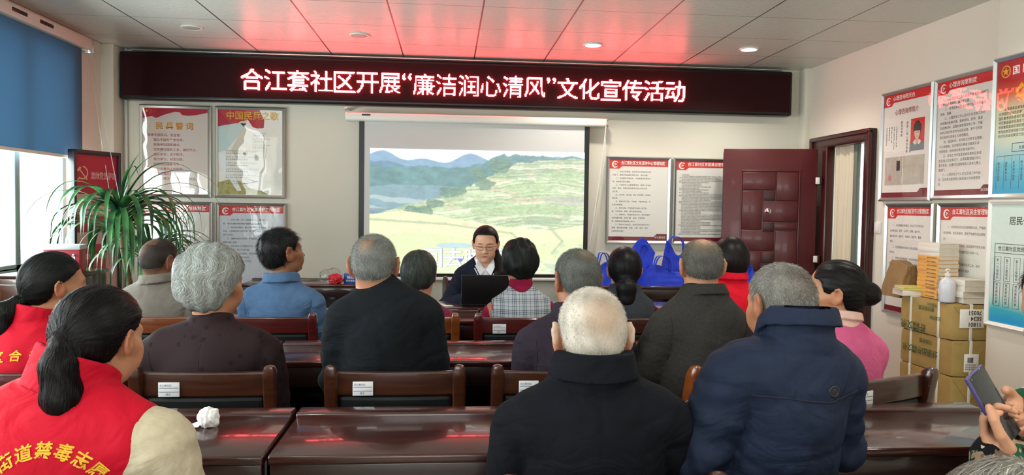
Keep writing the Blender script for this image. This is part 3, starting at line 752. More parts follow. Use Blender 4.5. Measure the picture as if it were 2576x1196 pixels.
# ------------------------------------------------------------------ parcels and books in the niche before the pillar
def parcel(z, label, text=None, lab=None, seed=0, dx=0.0):
    e = empty('kraft_parcel', (3.045+dx, 4.355, z), R(0), label, 'parcel', 'kraft paper parcels stacked by the wall')
    bm = bmesh.new(); bmesh.ops.create_cube(bm, size=1)
    for v in bm.verts: v.co = Vector((v.co.x*.235, v.co.y*.50, (v.co.z+.5)*.212))
    bmesh.ops.subdivide_edges(bm, edges=bm.edges[:], cuts=9, use_grid_fill=True)
    r_ = np.random.default_rng(seed); K = r_.normal(size=(10, 3))*22; p_ = r_.random(10)*6
    for v in bm.verts:
        p = np.array(v.co); d = sum(math.sin(K[i] @ p+p_[i]) for i in range(10))/10
        c_ = Vector((0, 0, .106)); n_ = Vector((v.co.x/.235, v.co.y/.5, (v.co.z-.106)/.212))
        k = max(abs(n_.x), abs(n_.y), abs(n_.z))*2
        near = sum(1 for q in (n_.x, n_.y, n_.z) if abs(q) > .44)
        v.co = c_+(v.co-c_)*(1+.018*d-(.022 if near >= 2 else 0)-(.02 if near >= 3 else 0))
    w = MB().bm(bm, True).obj('wrapping', M['kraft'], e); soft(w, 50)
    b = MB()
    for y in (-.13, .14):
        b.rbox(-.121, .121, y-.009, y+.009, -.0005, .0005+.003, .001); b.rbox(-.121, .121, y-.009, y+.009, .2105, .2145, .001)
        b.rbox(-.1215, -.117, y-.009, y+.009, 0, .214, .001); b.rbox(.117, .1215, y-.009, y+.009, 0, .214, .001)
    b.rbox(-.012, .006, -.254, -.250, 0, .213, .001); b.rbox(-.012, .006, -.25, .25, .211, .2145, .001)
    b.obj('strap', M['strap'], e)
    f = MB(); f.add([(-.11, -.2515, .20), (.108, -.2515, .20), (.0, -.2525, .06)], [(0, 2, 1)]); f.obj('paper_flap', M['kraft'], e)
    if text:
        t = MB()
        for i, (s_, yy, zz, sz) in enumerate(text):
            v, fc = glyphs(s_, .01); x_ = [(-.1225, yy+a*sz, zz+c*sz) for a, c in -v]   # printed upside down
            t.add([( -.1225, p[1], p[2]) for p in x_], [q[::-1] for q in fc])
        t.obj('lettering', mat('green_print', '#42603e', .6), e)
    if lab:
        l = MB(); l.rbox(lab[0], lab[1], -.2565, -.2535, lab[2], lab[3], .0008); lo = l.obj('label', M['paper_white'], e)
        t = MB()
        if lab[4] == 'hand':
            for i, s_ in enumerate(('70351', '5E34', '11801')):
                v, fc = glyphs(s_, .02); sz = .034; t.add([(lab[1]-.016-a*sz, -.2572, lab[3]-.010-i*.034-.0+(-c*sz)) for a, c in v], fc)
        else:
            for i in range(9): t.box(lab[0]+.02+i*.0042, lab[0]+.02+i*.0042+.002*(1+i % 2*.6), -.2572, -.2566, lab[2]+.055, lab[2]+.085)
            for i in range(3): write(t, '邮件图书寄递', lab[0]+.008, lab[2]+.038-.013*i, .011, -.2572)
        t.obj('print', M['ink'], lo)
    return e
T1 = [('外文图书', .235, .055, .062), ('图书发行部', .06, .17, .03), ('请勿重压', -.05, .12, .026), ('小心轻放', -.02, .195, .024)]
T2 = [('外文图书出版社', .22, .12, .05), ('图书发行', .05, .18, .03)]
parcel(.0, 'bottom kraft parcel of the stack in the wall niche', T2, None, 1)
parcel(.2135, 'third kraft parcel from the top of the stack', None, None, 2, .004)
parcel(.427, 'kraft parcel with barcode label just under the top parcel', T2, (-.045, .045, .03, .135, 'bar'), 3, .006)
parcel(.6405, 'topmost kraft parcel with handwritten white label and straps', T1, (-.075, .075, .075, .185, 'hand'), 4)
# a red bag edge behind the parcels
tag(MB().bm(crumple(.05, .06, .11, 9, flat=-.95), True).obj('red_bag', mat('red_bag', '#a3182c', .5), loc=(2.99, 4.72, .105)), 'red bag squeezed behind the kraft parcels', 'bag')

M['cover_orange'] = mat('orange_cover', '#e3a95a', .5); M['cover_white'] = mat('white_cover', '#e6e1d4', .5); M['cover_yellow'] = mat('yellow_cover', '#d9cf6a', .5)
M['pages'] = mat('book_pages', '#d8d2c2', .8, .2, noise=(60, '#c6bfae', .3))
def make_book(cover, w, d, t, text=None):
    e = empty('book', (0, 0, 0))
    b = MB(); b.rbox(-w/2, -w/2+.004, -d/2, d/2, 0, t, .0012); b.box(-w/2, w/2, -d/2, d/2, 0, .0012); b.box(-w/2, w/2, -d/2, d/2, t-.0012, t); b.obj('cover', cover, e)
    MB().box(-w/2+.004, w/2-.003, -d/2+.002, d/2-.002, .0012, t-.0012).obj('pages', M['pages'], e)
    if text:
        l = MB(); v, f = glyphs(text, .008); sz = t*.42
        l.add([(-w/2-.0006, d*.05-a*sz, t*.32+c*sz) for a, c in v], [q for q in f]); l.obj('spine_title', M['ink_grey'], e)
    return e
PT = .6405+.216
kinds = {'o': make_book(M['cover_orange'], .135, .20, .0235, '新时代公民道德建设'), 'w': make_book(M['cover_white'], .135, .20, .026), 'y': make_book(M['cover_yellow'], .13, .185, .011), 'g': make_book(M['cover_white'], .15, .21, .034)}
used = set()
def book(k, x, y, z, rz, label, group):
    e = kinds[k] if k not in used else copy_tree(kinds[k]); used.add(k)
    e.location = (x, y, z); e.rotation_euler = (0, 0, rz); return tag(e, label, 'book', group)
z = PT; rr = random.Random(4)
ordn = ['lowest', 'second from the bottom', 'third from the bottom', 'fourth from the bottom', 'fifth from the bottom', 'sixth from the bottom', 'seventh from the bottom', 'eighth from the bottom', 'ninth from the bottom', 'tenth from the bottom', 'eleventh from the bottom']
for i in range(11):
    book('o', 3.05+rr.uniform(-.004, .004), 4.43+rr.uniform(-.003, .003), z, rr.uniform(-.03, .03), 'orange-spined book, %s in the tall book stack' % ordn[i], 'orange books in the tall stack'); z += .0238
for i, n_ in enumerate(('lowest', 'middle', 'topmost')):
    book('w', 3.05+rr.uniform(-.004, .004), 4.43, z, rr.uniform(-.03, .03), '%s of the three white books on top of the tall stack' % n_, 'white books on the tall stack'); z += .0263
z = PT
for i, n_ in enumerate(('bottom', 'second from bottom', 'third from bottom', 'top')):
    book('g', 3.072+(.012, -.01, .008, 0)[i], 4.215+(.0, .006, -.004, 0)[i], z, (-.10, .05, -.06, .02)[i], '%s thick cream book of the short stack by the bottle' % n_, 'cream books in the short stack'); z += .0344
z = PT+.034; 
book('g', 2.985, 4.56, PT, R(82), 'white book under the yellow books beside the paper bag', 'books beside the paper bag')
book('y', 2.965, 4.545, z+.001, R(75), 'lower yellow book beside the brown paper bag', 'books beside the paper bag')
book('y', 2.975, 4.55, z+.0125, R(84), 'upper yellow book beside the brown paper bag', 'books beside the paper bag')
# sanitiser bottle
sb = empty('pump_bottle', (2.945, 4.185, PT), 0, 'clear plastic pump bottle standing at the front of the topmost parcel', 'bottle')
MB().lathe([(.001, 0), (.040, .001), (.044, .008), (.044, .105), (.038, .128), (.020, .142), (.014, .148), (.014, .160)], 28).obj('body', mat('cloudy_bottle', '#d3d5dc', .25, .5, sss=.3), sb)
b = MB(); b.lathe([(.016, .152), (.016, .170), (.006, .172), (.006, .188), (.012, .190), (.012, .198), (.002, .2)], 20); b.tube([(0, 0, .194), (-.02, -.018, .193), (-.03, -.027, .187)], .0045, 8); b.obj('pump', M['white_plastic'], sb)
# brown paper bag
b = MB(); bm = bmesh.new(); bmesh.ops.create_cube(bm, size=1)
bmesh.ops.subdivide_edges(bm, edges=bm.edges[:], cuts=10, use_grid_fill=True); r_ = np.random.default_rng(8); K = r_.normal(size=(12, 3))*7; p_ = r_.random(12)*6
for v in bm.verts:
    p = np.array(v.co); d = sum(abs(math.sin(K[i] @ p+p_[i])) for i in range(12))/12-.6; t_ = v.co.z+.5
    v.co = Vector((v.co.x*(.12*(1-.55*t_**2))+.03*d+.03*t_, v.co.y*.22*(1-.15*t_)+.03*d, t_*.235*(1-.25*max(0, -v.co.y))+.02*d*t_))
soft(b.bm(bm, True).obj('paper_bag', M['kraft_bag']), 30); pb = bpy.data.objects['paper_bag']; pb.location = (2.99, 4.735, PT-.03)
tag(pb, 'rumpled brown paper bag leaning on the wall beside the book stack', 'bag')

# ------------------------------------------------------------------ blue non-woven bags on the wall desk
M['blue_bag'] = mat('royal_blue_fabric', '#1230b4', .55, .4, noise=(40, '#1a3bc8', .3), bump=(220, .25, .001))
def tote(loc, rz, w, h, d, tilt, seed, label, loop):
    e = empty('tote_bag', loc, rz, label, 'bag', 'blue non-woven tote bags')
    bm = bmesh.new(); bmesh.ops.create_cube(bm, size=1); bmesh.ops.subdivide_edges(bm, edges=bm.edges[:], cuts=12, use_grid_fill=True)
    r_ = np.random.default_rng(seed); K = r_.normal(size=(9, 3))*5; p_ = r_.random(9)*6
    for v in bm.verts:
        p = np.array(v.co); t_ = v.co.z+.5; dd = sum(abs(math.sin(K[i] @ p+p_[i])) for i in range(9))/9-.6
        x = v.co.x*w*(1-.25*t_)+.10*w*dd*t_+tilt*t_*t_; y = v.co.y*d*(1-.75*t_)+.22*d*dd
        z_ = t_*h*(1+.22*math.sin(p[0]*4+seed)*t_)+.05*h*dd*t_
        v.co = Vector((x, y, z_))
    soft(MB().bm(bm, True).obj('body', M['blue_bag'], e), 40)
    for s in (-1, 1):
        x0, zt = tilt*.9+loop[2], h*.97
        hb = MB(); pts = [(x0-loop[0]/2, s*d*.12, zt-.03), (x0-loop[0]/2+.01, s*d*.15, zt+loop[1]*.5), (x0-loop[0]*.2, s*d*.2, zt+loop[1]), (x0+loop[0]*.25, s*d*.2, zt+loop[1]*.95), (x0+loop[0]/2, s*d*.15, zt+loop[1]*.45), (x0+loop[0]/2, s*d*.12, zt-.03)]
        cv = []
        for i in range(len(pts)-1):
            for k in range(5):
                t = k/5; p0 = Vector(pts[max(i-1, 0)]); p1 = Vector(pts[i]); p2 = Vector(pts[i+1]); p3 = Vector(pts[min(i+2, len(pts)-1)])
                cv.append(.5*((2*p1)+(p2-p0)*t+(2*p0-5*p1+4*p2-p3)*t*t+(3*p1-p0-3*p2+p3)*t**3))
        vs = []; fs = []
        for i, p in enumerate(cv):
            for dy, dz in ((-.013, 0), (.013, 0)): vs.append((p.x, p.y+dy, p.z))
        for i in range(len(cv)-1): fs.append((2*i, 2*i+1, 2*i+3, 2*i+2))
        o = hb.add(vs, fs, True).obj('handle', M['blue_bag'], e); md = o.modifiers.new('thickness', 'SOLIDIFY'); md.thickness = .003
    return e
tote((1.30, 6.03, .76), R(10), .20, .15, .16, -.02, 1, 'small blue tote bag slumped at the left end of the heap', (.09, .11, -.02))
tote((1.57, 6.10, .76), R(-8), .24, .31, .12, .05, 2, 'tall blue tote bag with pointed top in the middle of the heap', (.05, .02, .0))
tote((1.74, 5.97, .76), R(5), .34, .14, .14, .02, 3, 'blue tote bag lying low in front of the heap', (.13, .10, -.02))
tote((1.875, 6.12, .76), R(0), .20, .30, .12, .02, 4, 'blue tote bag with raised looped handles behind the suited man', (.13, .10, .0))
tote((2.44, 6.0, .76), R(12), .18, .15, .14, .0, 5, 'blue tote bag right of the woman in red, before the door', (.08, .05, 0))

# ------------------------------------------------------------------ tall plant by the window
def leaf_strip(mb, base, az, L, rise, droop, w, seed):
    r_ = random.Random(seed); n = 14; vs = []; fs = []; p = Vector(base); el = rise; a = az
    side = Vector((-math.sin(az), math.cos(az), 0)); st_ = L/n
    for i in range(n+1):
        t = i/n; ww = w*(math.sin(PI*min(1, .12+.88*t)**.8) if t < 1 else 0)*.5+.0008
        d = Vector((math.cos(a)*math.cos(el), math.sin(a)*math.cos(el), math.sin(el)))
        up = side.cross(d)*-1
        vs += [p-side*ww+up*ww*.35, p-up*0, p+side*ww+up*ww*.35]
        p = p+d*st_; el -= droop/n*(1.5 if t > .25 else .6); el = max(el, -1.5); a += r_.uniform(-.05, .05)
    for i in range(n):
        for k in (0, 1): fs.append((3*i+k, 3*i+k+1, 3*i+k+4, 3*i+k+3))
    mb.add(vs, fs, True)
pl = empty('potted_plant', (-2.22, 5.46, 0), 0, 'tall potted dracaena with long drooping striped leaves by the window', 'plant')
MB().lathe([(.13, 0), (.15, .02), (.19, .30), (.20, .34), (.185, .345), (.175, .31), (.02, .30)], 32).obj('pot', mat('white_glazed_pot', '#cfcdc4', .3), pl)
b = MB(); b.tube([(0, 0, .30), (.02, -.01, .7), (-.03, -.05, 1.05), (-.045, -.06, 1.30)], [.022, .02, .018, .014], 10); b.tube([(.03, .02, .30), (.07, .06, .7), (.10, .09, 1.12)], [.02, .018, .014], 10)
b.obj('stem', mat('plant_stem', '#6b5a3c', .7), pl)
m, nt, bb = new_mat('glossy_leaf'); N, L = nt.nodes, nt.links
tc = N.new('ShaderNodeTexCoord'); no = N.new('ShaderNodeTexNoise'); no.inputs['Scale'].default_value = 9; L.new(tc.outputs['Object'], no.inputs['Vector'])
rp = N.new('ShaderNodeValToRGB'); rp.color_ramp.elements[0].position = .35; rp.color_ramp.elements[1].position = .7
rp.color_ramp.elements[0].color = (*lin('#17412c'), 1); rp.color_ramp.elements[1].color = (*lin('#4e8a4a'), 1)
L.new(no.outputs['Fac'], rp.inputs[0]); L.new(rp.outputs[0], bb.inputs['Base Color']); bb.inputs['Roughness'].default_value = .28
bb.inputs['Transmission Weight'].default_value = 0
r_ = random.Random(21); b = MB()
for i in range(64):
    az = r_.uniform(0, 2*PI); hi = r_.random()
    leaf_strip(b, (-.045+.01*math.cos(az), -.06+.01*math.sin(az), 1.16+.16*hi), az, r_.uniform(.5, .78), r_.uniform(.25, 1.05), r_.uniform(2.2, 3.1), r_.uniform(.030, .046), i)
for i in range(46):
    az = r_.uniform(0, 2*PI); hi = r_.random()
    leaf_strip(b, (.10+.01*math.cos(az), .09+.01*math.sin(az), .92+.14*hi), az, r_.uniform(.5, .75), r_.uniform(.2, 1.2), r_.uniform(2.2, 3.0), r_.uniform(.022, .03), 100+i)
for az, L_, ri, dr in ((.05, .95, 1.0, 1.9), (-.3, .85, 1.15, 1.7), (2.9, .85, .9, 2.2), (3.4, .8, .7, 2.0), (1.2, .5, 1.4, .6), (.4, .9, .8, 1.8), (-.9, .7, 1.2, 1.6), (.9, .62, 1.35, .9)):
    leaf_strip(b, (-.045, -.06, 1.30), az, L_, ri, dr, .022, int(L_*1000))
b.obj('foliage', m, pl)
# ------------------------------------------------------------------ framed posters
PW, PH = .582, .77
def poly(mb, pts, y): mb.add([(x, y, z) for x, z in pts], [tuple(range(len(pts)))]); return mb
def disc(cx, cz, r, n=32, a0=0, a1=2*PI): return [(cx+r*math.cos(a0+(a1-a0)*i/n), cz+r*math.sin(a0+(a1-a0)*i/n)) for i in range(n)]
def frame_obj(e, w, h, m, fw=.026):
    b = MB(); t = .026
    # mitred bevelled bars
    def bar(p):  # quadrilateral outline of the bar in XZ (outer a,b, inner c,d)
        a, b_, c, d = p; mid = lambda p0, p1, k: (p0[0]*(1-k)+p1[0]*k, p0[1]*(1-k)+p1[1]*k)
        o1, o2 = mid(a, d, .35), mid(b_, c, .35)
        vs = [(a[0], 0, a[1]), (b_[0], 0, b_[1]), (a[0], -.014, a[1]), (b_[0], -.014, b_[1]), (o1[0], -t, o1[1]), (o2[0], -t, o2[1]), (d[0], -.016, d[1]), (c[0], -.016, c[1]), (d[0], -.004, d[1]), (c[0], -.004, c[1])]
        b.add(vs, [(0, 1, 3, 2), (2, 3, 5, 4), (4, 5, 7, 6), (6, 7, 9, 8), (8, 9, 1, 0), (0, 2, 4, 6, 8), (1, 9, 7, 5, 3)])
    x, f = w/2, fw
    bar(((-x, 0), (x, 0), (x-f, f), (-x+f, f))); bar(((x, h), (-x, h), (-x+f, h-f), (x-f, h-f)))
    bar(((x, 0), (x, h), (x-f, h-f), (x-f, f))); bar(((-x, h), (-x, 0), (-x+f, f), (-x+f, h-f)))
    return b.obj('frame', m, e)
def poster(loc, rz, label, group, w=PW, h=PH, paper='paper', metal='steel', glass=True):
    e = empty('framed_poster', loc, rz, label, 'poster', group)
    frame_obj(e, w, h, M[metal])
    MB().box(-w/2+.02, w/2-.02, -.008, -.002, .02, h-.02).obj('sheet', M[paper] if isinstance(paper, str) else paper, e)
    if glass: MB().add([(-w/2+.02, -.0135, .02), (w/2-.02, -.0135, .02), (w/2-.02, -.0135, h-.02), (-w/2+.02, -.0135, h-.02)], [(0, 1, 2, 3)]).obj('cover_sheet', M['poster_glass'], e)
    return e
Y1, Y2, Y3 = -.0085, -.0092, -.0100
def emblem(e, cx, cz, r, mw='ink_white', mr='poster_dark'):
    b = MB(); o = []; n = 28
    for i in range(n+1):
        t = .55+5.0*i/n; o.append((cx+r*math.cos(t), cz+r*math.sin(t)))
    for i in range(n, -1, -1):
        t = .55+5.0*i/n; k = .62+.25*abs(i/n-.45)*1.3; o.append((cx+.10*r+r*k*math.cos(t), cz+.04*r+r*k*math.sin(t)))
    m_ = len(o)//2
    for i in range(m_-1): b.add([(o[i][0], Y2, o[i][1]), (o[i+1][0], Y2, o[i+1][1]), (o[-2-i][0], Y2, o[-2-i][1]), (o[-1-i][0], Y2, o[-1-i][1])], [(0, 3, 2, 1)])
    for a in (.3, 2.1, 4.0): poly(b, disc(cx+.1*r+.24*r*math.cos(a), cz+.24*r*math.sin(a), .16*r, 12), Y2)
    return b.obj('emblem', M[mw], e)
def header(e, title, w=PW, h=PH, rgb='poster_red', foot='合江套社区', size=None, tab=True, title_x=None, body=None, bsize=.0165, lead=.0318, ztop=None, xb=None, ink='ink', foot_mat='poster_dark'):
    x0, x1, zt = -w/2+.026, w/2-.026, h-.026
    b = MB(); poly(b, [(x0, zt), (x0, zt-.083), (x0+.088, zt-.083), (x0+.115, zt-.060), (x1, zt-.060), (x1, zt)], Y1); b.obj('header_band', M[rgb], e)
    emblem(e, x0+.052, zt-.044, .030)
    b = MB(); tw = x1-(x0+.105)-.03; write(b, title, x0+.105, zt-.043, .036, Y2, .014, fit=min(tw, .036*len(title)*1.0)); b.obj('title', M['ink_white'], e)
    b = MB(); poly(b, [(x0, .026), (x1, .026), (x1, .088), (x1-.09, .088), (x1-.118, .062), (x0, .062)], Y1); b.obj('footer_band', M[foot_mat], e)
    b = MB(); write(b, foot, x1-.012, .050, .020, Y2, .004, 'r'); b.obj('footer_text', M['ink_white'], e)
    if body:
        b = MB(); z = (ztop or zt-.125)
        for ln in body:
            if ln: write(b, ln.replace('　', ''), (x0+.03)+bsize*(ln.count('　')), z, bsize, Y1, 0)
            z -= lead
        b.obj('body_text', M[ink], e)
G1 = 'framed posters on the front wall'
# 1 militia oath
e = poster((-2.289, 6.546, 1.422), 0, 'framed poster with red flag top and gold title, upper left on the front wall', G1, paper=mat('reflection_tinted_paper', '#d3c6bb', .6))  # paper colour darkened and pinkened to take in the reflection over it
b = MB(); fl = [(-.265, .744), (-.265, .655), (-.23, .668), (-.19, .675), (-.155, .660), (-.10, .685), (-.05, .702), (.0, .715), (.035, .712), (.055, .690), (.10, .684), (.16, .690), (.22, .703), (.265, .715), (.265, .744)]
for i in range(1, len(fl)-2): b.add([(fl[i][0], Y1, fl[i][1]), (fl[i+1][0], Y1, fl[i+1][1]), (fl[i+1][0], Y1, .744), (fl[i][0], Y1, .744)], [(0, 1, 2, 3)])
b.obj('flag_band', M['red_flag'], e)
def star(b, cx, cz, r, rot=0):
    p = [];
    for i in range(10):
        a = PI/2+rot+i*PI/5; q = r if i % 2 == 0 else r*.4; p.append((cx+q*math.cos(a), cz+q*math.sin(a)))
    for i in range(0, 10, 2): b.add([(cx, Y2, cz), (p[i-1][0], Y2, p[i-1][1]), (p[i][0], Y2, p[i][1]), (p[i+1][0], Y2, p[i+1][1])], [(0, 1, 2, 3)])
b = MB(); star(b, -.232, .718, .018)
for x_, z_ in ((-.207, .733), (-.196, .722), (-.196, .708), (-.206, .698)): star(b, x_, z_, .006)
b.obj('stars', M['gold'], e)
b = MB(); write(b, '民 兵 誓 词', -.01, .575, .062, Y2, .012, 'c', fit=.30); b.obj('title', M['gold'], e)
b = MB(); write(b, '民 兵 誓 词', -.008, .573, .062, Y1, .018, 'c', fit=.302); b.obj('title_shadow', M['ink_red'], e)
b = MB()
for i, ln in enumerate(('我是中国民兵。我宣誓：', '　　服从中国共产党领导，', '　　积极参加国家建设，', '　　忠实履行国防义务，遵纪守法，', '　　服从命令，忠于职守，', '　　努力学习，刻苦训练，', '　　时刻响应国家号令，', '　　全心全意为人民服务，', '　　坚决完成任务，', '　　在任何情况下，绝不背叛祖国。')):
    write(b, ln.strip('　'), -.225+.024*ln.count('　'), .510-.0405*i, .0262, Y1, .006)
b.obj('body_text', M['ink_red'], e)
# 2 militia song
e = poster((-1.676, 6.546, 1.424), 0, 'framed song sheet poster with red flag and number notation, beside the oath poster', G1)
def fan(name, pts, mt, y=Y1): b = MB(); poly(b, pts, y); return b.obj(name, M[mt], e)
M['pale_blue'] = mat('pale_blue_print', '#bcd0cc', .6); M['pale_cream'] = mat('cream_print', '#cdc7b4', .6); M['pale_green'] = mat('olive_print', '#b8b16a', .6, noise=(30, '#8f8a4c', .3))
M['pale_white'] = mat('white_print', '#e4e8e6', .6)
fan('flag_picture', [(-.265, .744), (-.265, .60), (-.20, .615), (-.14, .605), (-.08, .645), (-.02, .66), (.02, .60), (.06, .59), (.11, .595), (.115, .66), (.075, .744)], 'red_flag')
fan('flag_tip', [(-.09, .635), (-.02, .665), (-.05, .60)], 'pale_cream', Y2)
fan('sail_picture', [(-.265, .60), (-.265, .38), (-.20, .40), (-.12, .50), (-.05, .60), (-.03, .63), (-.12, .63)], 'pale_blue', Y2)
fan('land_picture', [(-.16, .40), (-.06, .60), (.03, .55), (.10, .50), (.14, .42), (.11, .22), (.05, .20), (-.06, .27)], 'pale_cream', Y1)
fan('beam_picture', [(-.265, .38), (-.22, .36), (-.07, .06), (-.11, .06), (-.265, .30)], 'pale_white', Y2)
fan('field_picture', [(-.265, .03), (-.265, .13), (-.16, .16), (-.05, .13), (0, .08), (.10, .06), (.15, .03)], 'pale_green', Y1)
b = MB(); write(b, '中国民兵之歌', .02, .668, .075, Y3, .016, 'c', fit=.43); b.obj('title', M['gold'], e)
b = MB(); rr = random.Random(3)
for i in range(9):
    z_ = .545-.051*i; x_ = -.20 if i > 2 else .02
    write(b, ' '.join(rr.choice('1235653.') for _ in range(22 if i > 2 else 12)), x_, z_, .016, Y3, .003)
    write(b, ' '.join(rr.choice('我们是中国民兵保卫祖国建设家乡') for _ in range(11 if i > 2 else 6)), x_, z_-.020, .013, Y3, .003)
b.obj('notation', M['ink_grey'], e)
# 3,4 lower left pair
e = poster((-2.278, 6.546, .615), 0, 'framed rules poster with red header, lower left behind the plant leaves', G1)
header(e, '合江套社区关爱帮扶制度', body=['　　一、建立健全关爱帮扶工作制度，落实工作', '责任，定期走访慰问困难群众，了解生活情况，', '帮助解决实际困难和问题，做到底数清情况明。', '　　二、坚持党员干部联系帮扶制度，结对帮扶', '困难家庭，每季度走访不少于一次。', '　　三、组织志愿者开展助老助残助学活动，关', '爱空巢老人和留守儿童，营造和谐氛围。', '　　四、建立帮扶台账，及时登记帮扶对象变化', '情况，实行动态管理，做到公开公平公正。', '　　五、发挥社区服务平台作用，整合各类资源，', '为困难群众提供便利服务。', '　　六、加强宣传引导，弘扬互助友爱精神。', '　　七、定期总结经验，不断完善帮扶措施。', '　　八、接受群众监督，提高帮扶工作实效。'])
e = poster((-1.666, 6.546, .612), 0, 'framed rules poster with red header, lower right of the left-hand four', G1, paper=mat('bluish_poster_paper', '#d3d8e0', .6))
header(e, '合江套社区民事调解工作制度', body=['　　一、宣传法律，深入开展调解工作，预防矛', '盾，及时化解民间纠纷和邻里矛盾防止激化。', '　　二、接待来访群众，耐心听取意见，及时调解', '各类，认真做好登记和归档工作，努力做到小', '事不出社区。', '　　三、调解纠纷坚持自愿、平等原则，', '尊重当事人意愿。', '　　四、充分发挥人民调解员作用，不徇私情，公', '正，依法调解，防止矛盾升级。', '　　五、建立调解回访制度，巩固调解成果。', '正，维护社会稳定和群众利益。', '　　六、定期召开调解工作例会。', '总结，报告人民调解情况。'])
# 5,6 right of the screen
e = poster((1.676, 6.546, 1.073), 0, 'framed rules poster with red header right beside the projection screen', G1)
header(e, '合江套社区文化活动中心管理制度', body=['　　一、负责日常管理，发挥阵地作用按规定时间', '开放门，保持环境和器材清洁卫生，维护设备。', '　　二、必须遵守开放时间，不准随意更改规定内', '容，特殊情况另行通知。', '　　三、不得在中心从事赌博活动，管理人员有权', '劝阻、查处，不服从的应报送行政公安机关依', '法处理。', '　　四、讲文明、讲礼貌，禁止大声喧哗，保持环', '境安静。', '　　五、保持公共卫生，不吸烟，不随地吐痰，不', '乱丢杂物纸屑。', '　　六、爱护公物，不得在室内设施上乱写乱', '画，不得涂抹、损毁，丢失按规定赔偿。', '　　七、加强防火、防盗等安全工作，及时检查开', '关和电器线路，关好门窗、电源，严禁带易', '燃、易爆及危险物品进入中心。', '　　八、活动中心由社区、街道共同负责安全中心', '管理、器材维修购置、讲座、上网、娱乐、娱乐', '设备使用和维护。'], bsize=.0158, lead=.0292, ztop=.630)
e = poster((2.28, 6.546, 1.072), 0, 'framed rules poster with small print, half hidden by the open door', G1)
rr = random.Random(9); pool = '社区党建团委工作活动制度管理服务群众党员学习教育组织开展加强建设发挥作用落实责任定期会议'
small = ['一、党团组织建设'] + [('　　' if rr.random() < .6 else '')+''.join(rr.choice(pool) for _ in range(rr.choice((16, 24, 34, 38, 38)))) for _ in range(40)]
header(e, '合江套社区党团建设管理制度', body=small, bsize=.0113, lead=.0132, ztop=.615)
# right wall
G2 = 'framed posters on the right wall'
e = poster((XR-.012, 4.998, 1.464), -PI/2, 'framed poster with portrait photo on red ground, upper row on the right wall', G2, .588, .788)
header(e, '心理咨询阳光台', .588, .788, foot=' ', foot_mat='footer_brown' if 'footer_brown' in M else 'poster_dark')
b = MB(); write(b, '心理咨询师简介', .0, .615, .042, Y1, .012, 'c', fit=.27); b.obj('subtitle', M['ink_red'], e)
b = MB(); b.box(.055, .205, Y2, Y1, .345, .565); ph = b.obj('portrait_photo', mat('photo_red', '#cf2a26', .45), e)
def ph_(name, pts, c, y): b = MB(); poly(b, pts, y); return b.obj(name, mat(name, c, .55), ph)
ph_('jacket', [(.055, .345), (.205, .345), (.205, .385), (.175, .405), (.13, .412), (.085, .405), (.055, .385)], '#6f8288', Y3)
ph_('collar', [(.085, .403), (.108, .383), (.130, .395), (.152, .383), (.175, .403), (.155, .418), (.105, .418)], '#e8e6e2', Y3-.0003)
ph_('hair', [(.13+.044*math.cos(a)*(1 if math.sin(a) > -.2 else .85), .485+.062*math.sin(a)) for a in [2*PI*i/30 for i in range(30)]], '#1b1716', Y3-.0005)
ph_('neck', [(.113, .395), (.147, .395), (.147, .44), (.113, .44)], '#d9b29a', Y3-.0006)
ph_('face', [(.13+.031*math.cos(a), .468+.043*math.sin(a)) for a in [2*PI*i/30 for i in range(30)]], '#e2c0ab', Y3-.0008)
ph_('fringe', [(.097, .478), (.163, .478), (.16, .52), (.13, .535), (.10, .52)], '#1b1716', Y3-.001)
ph_('eye', [(.110, .466), (.124, .464), (.124, .470), (.117, .472)], '#241a18', Y3-.001); ph_('eye', [(.137, .464), (.150, .466), (.143, .472), (.137, .470)], '#241a18', Y3-.001)
ph_('mouth', [(.119, .441), (.130, .437), (.141, .441), (.130, .445)], '#b0605c', Y3-.001)
def column(b, text, x, z, s, bold=.006):
    for i, ch in enumerate(text): write(b, ch, x, z-i*s*1.08, s, Y1, bold)
b = MB(); column(b, '最美咨询师', -.06, .545, .021, .012); b.obj('red_column', M['ink_red'], e)
b = MB(); column(b, '国家二级心理咨询师', .005, .535, .023)
for k, (s_, n_) in enumerate((('心理健康教育工作者', 9), ('从事心理咨询工作多年', 10), ('擅长青少年心理', 7), ('婚姻家庭咨询', 6), ('社区志愿者服务队', 8))): column(b, s_, -.115-.030*k, .52, .0155, .003)
column(b, '主任医师', .045, .40, .02); b.obj('column_text', M['ink'], e)
b = MB(); b.box(-.235, -.03, Y2, Y1, .115, .315); b.box(-.02, .215, Y2, Y1, .115, .315); cf = b.obj('certificate_picture', mat('certificate_grey', '#c6c1b2', .6, noise=(25, '#aaa594', .35)), e)
b = MB(); b.box(-.095, -.055, Y3, Y2, .215, .285); b.obj('small_portrait', M['ink'], cf)
b = MB(); poly(b, disc(-.17, .165, .022, 20), Y3); b.obj('red_seal', mat('seal_red', '#c98a80', .6), cf)
e = poster((XR-.012, 4.395, 1.470), -PI/2, 'framed rules poster in the upper row on the right wall, next to the pillar', G2, .588, .782)
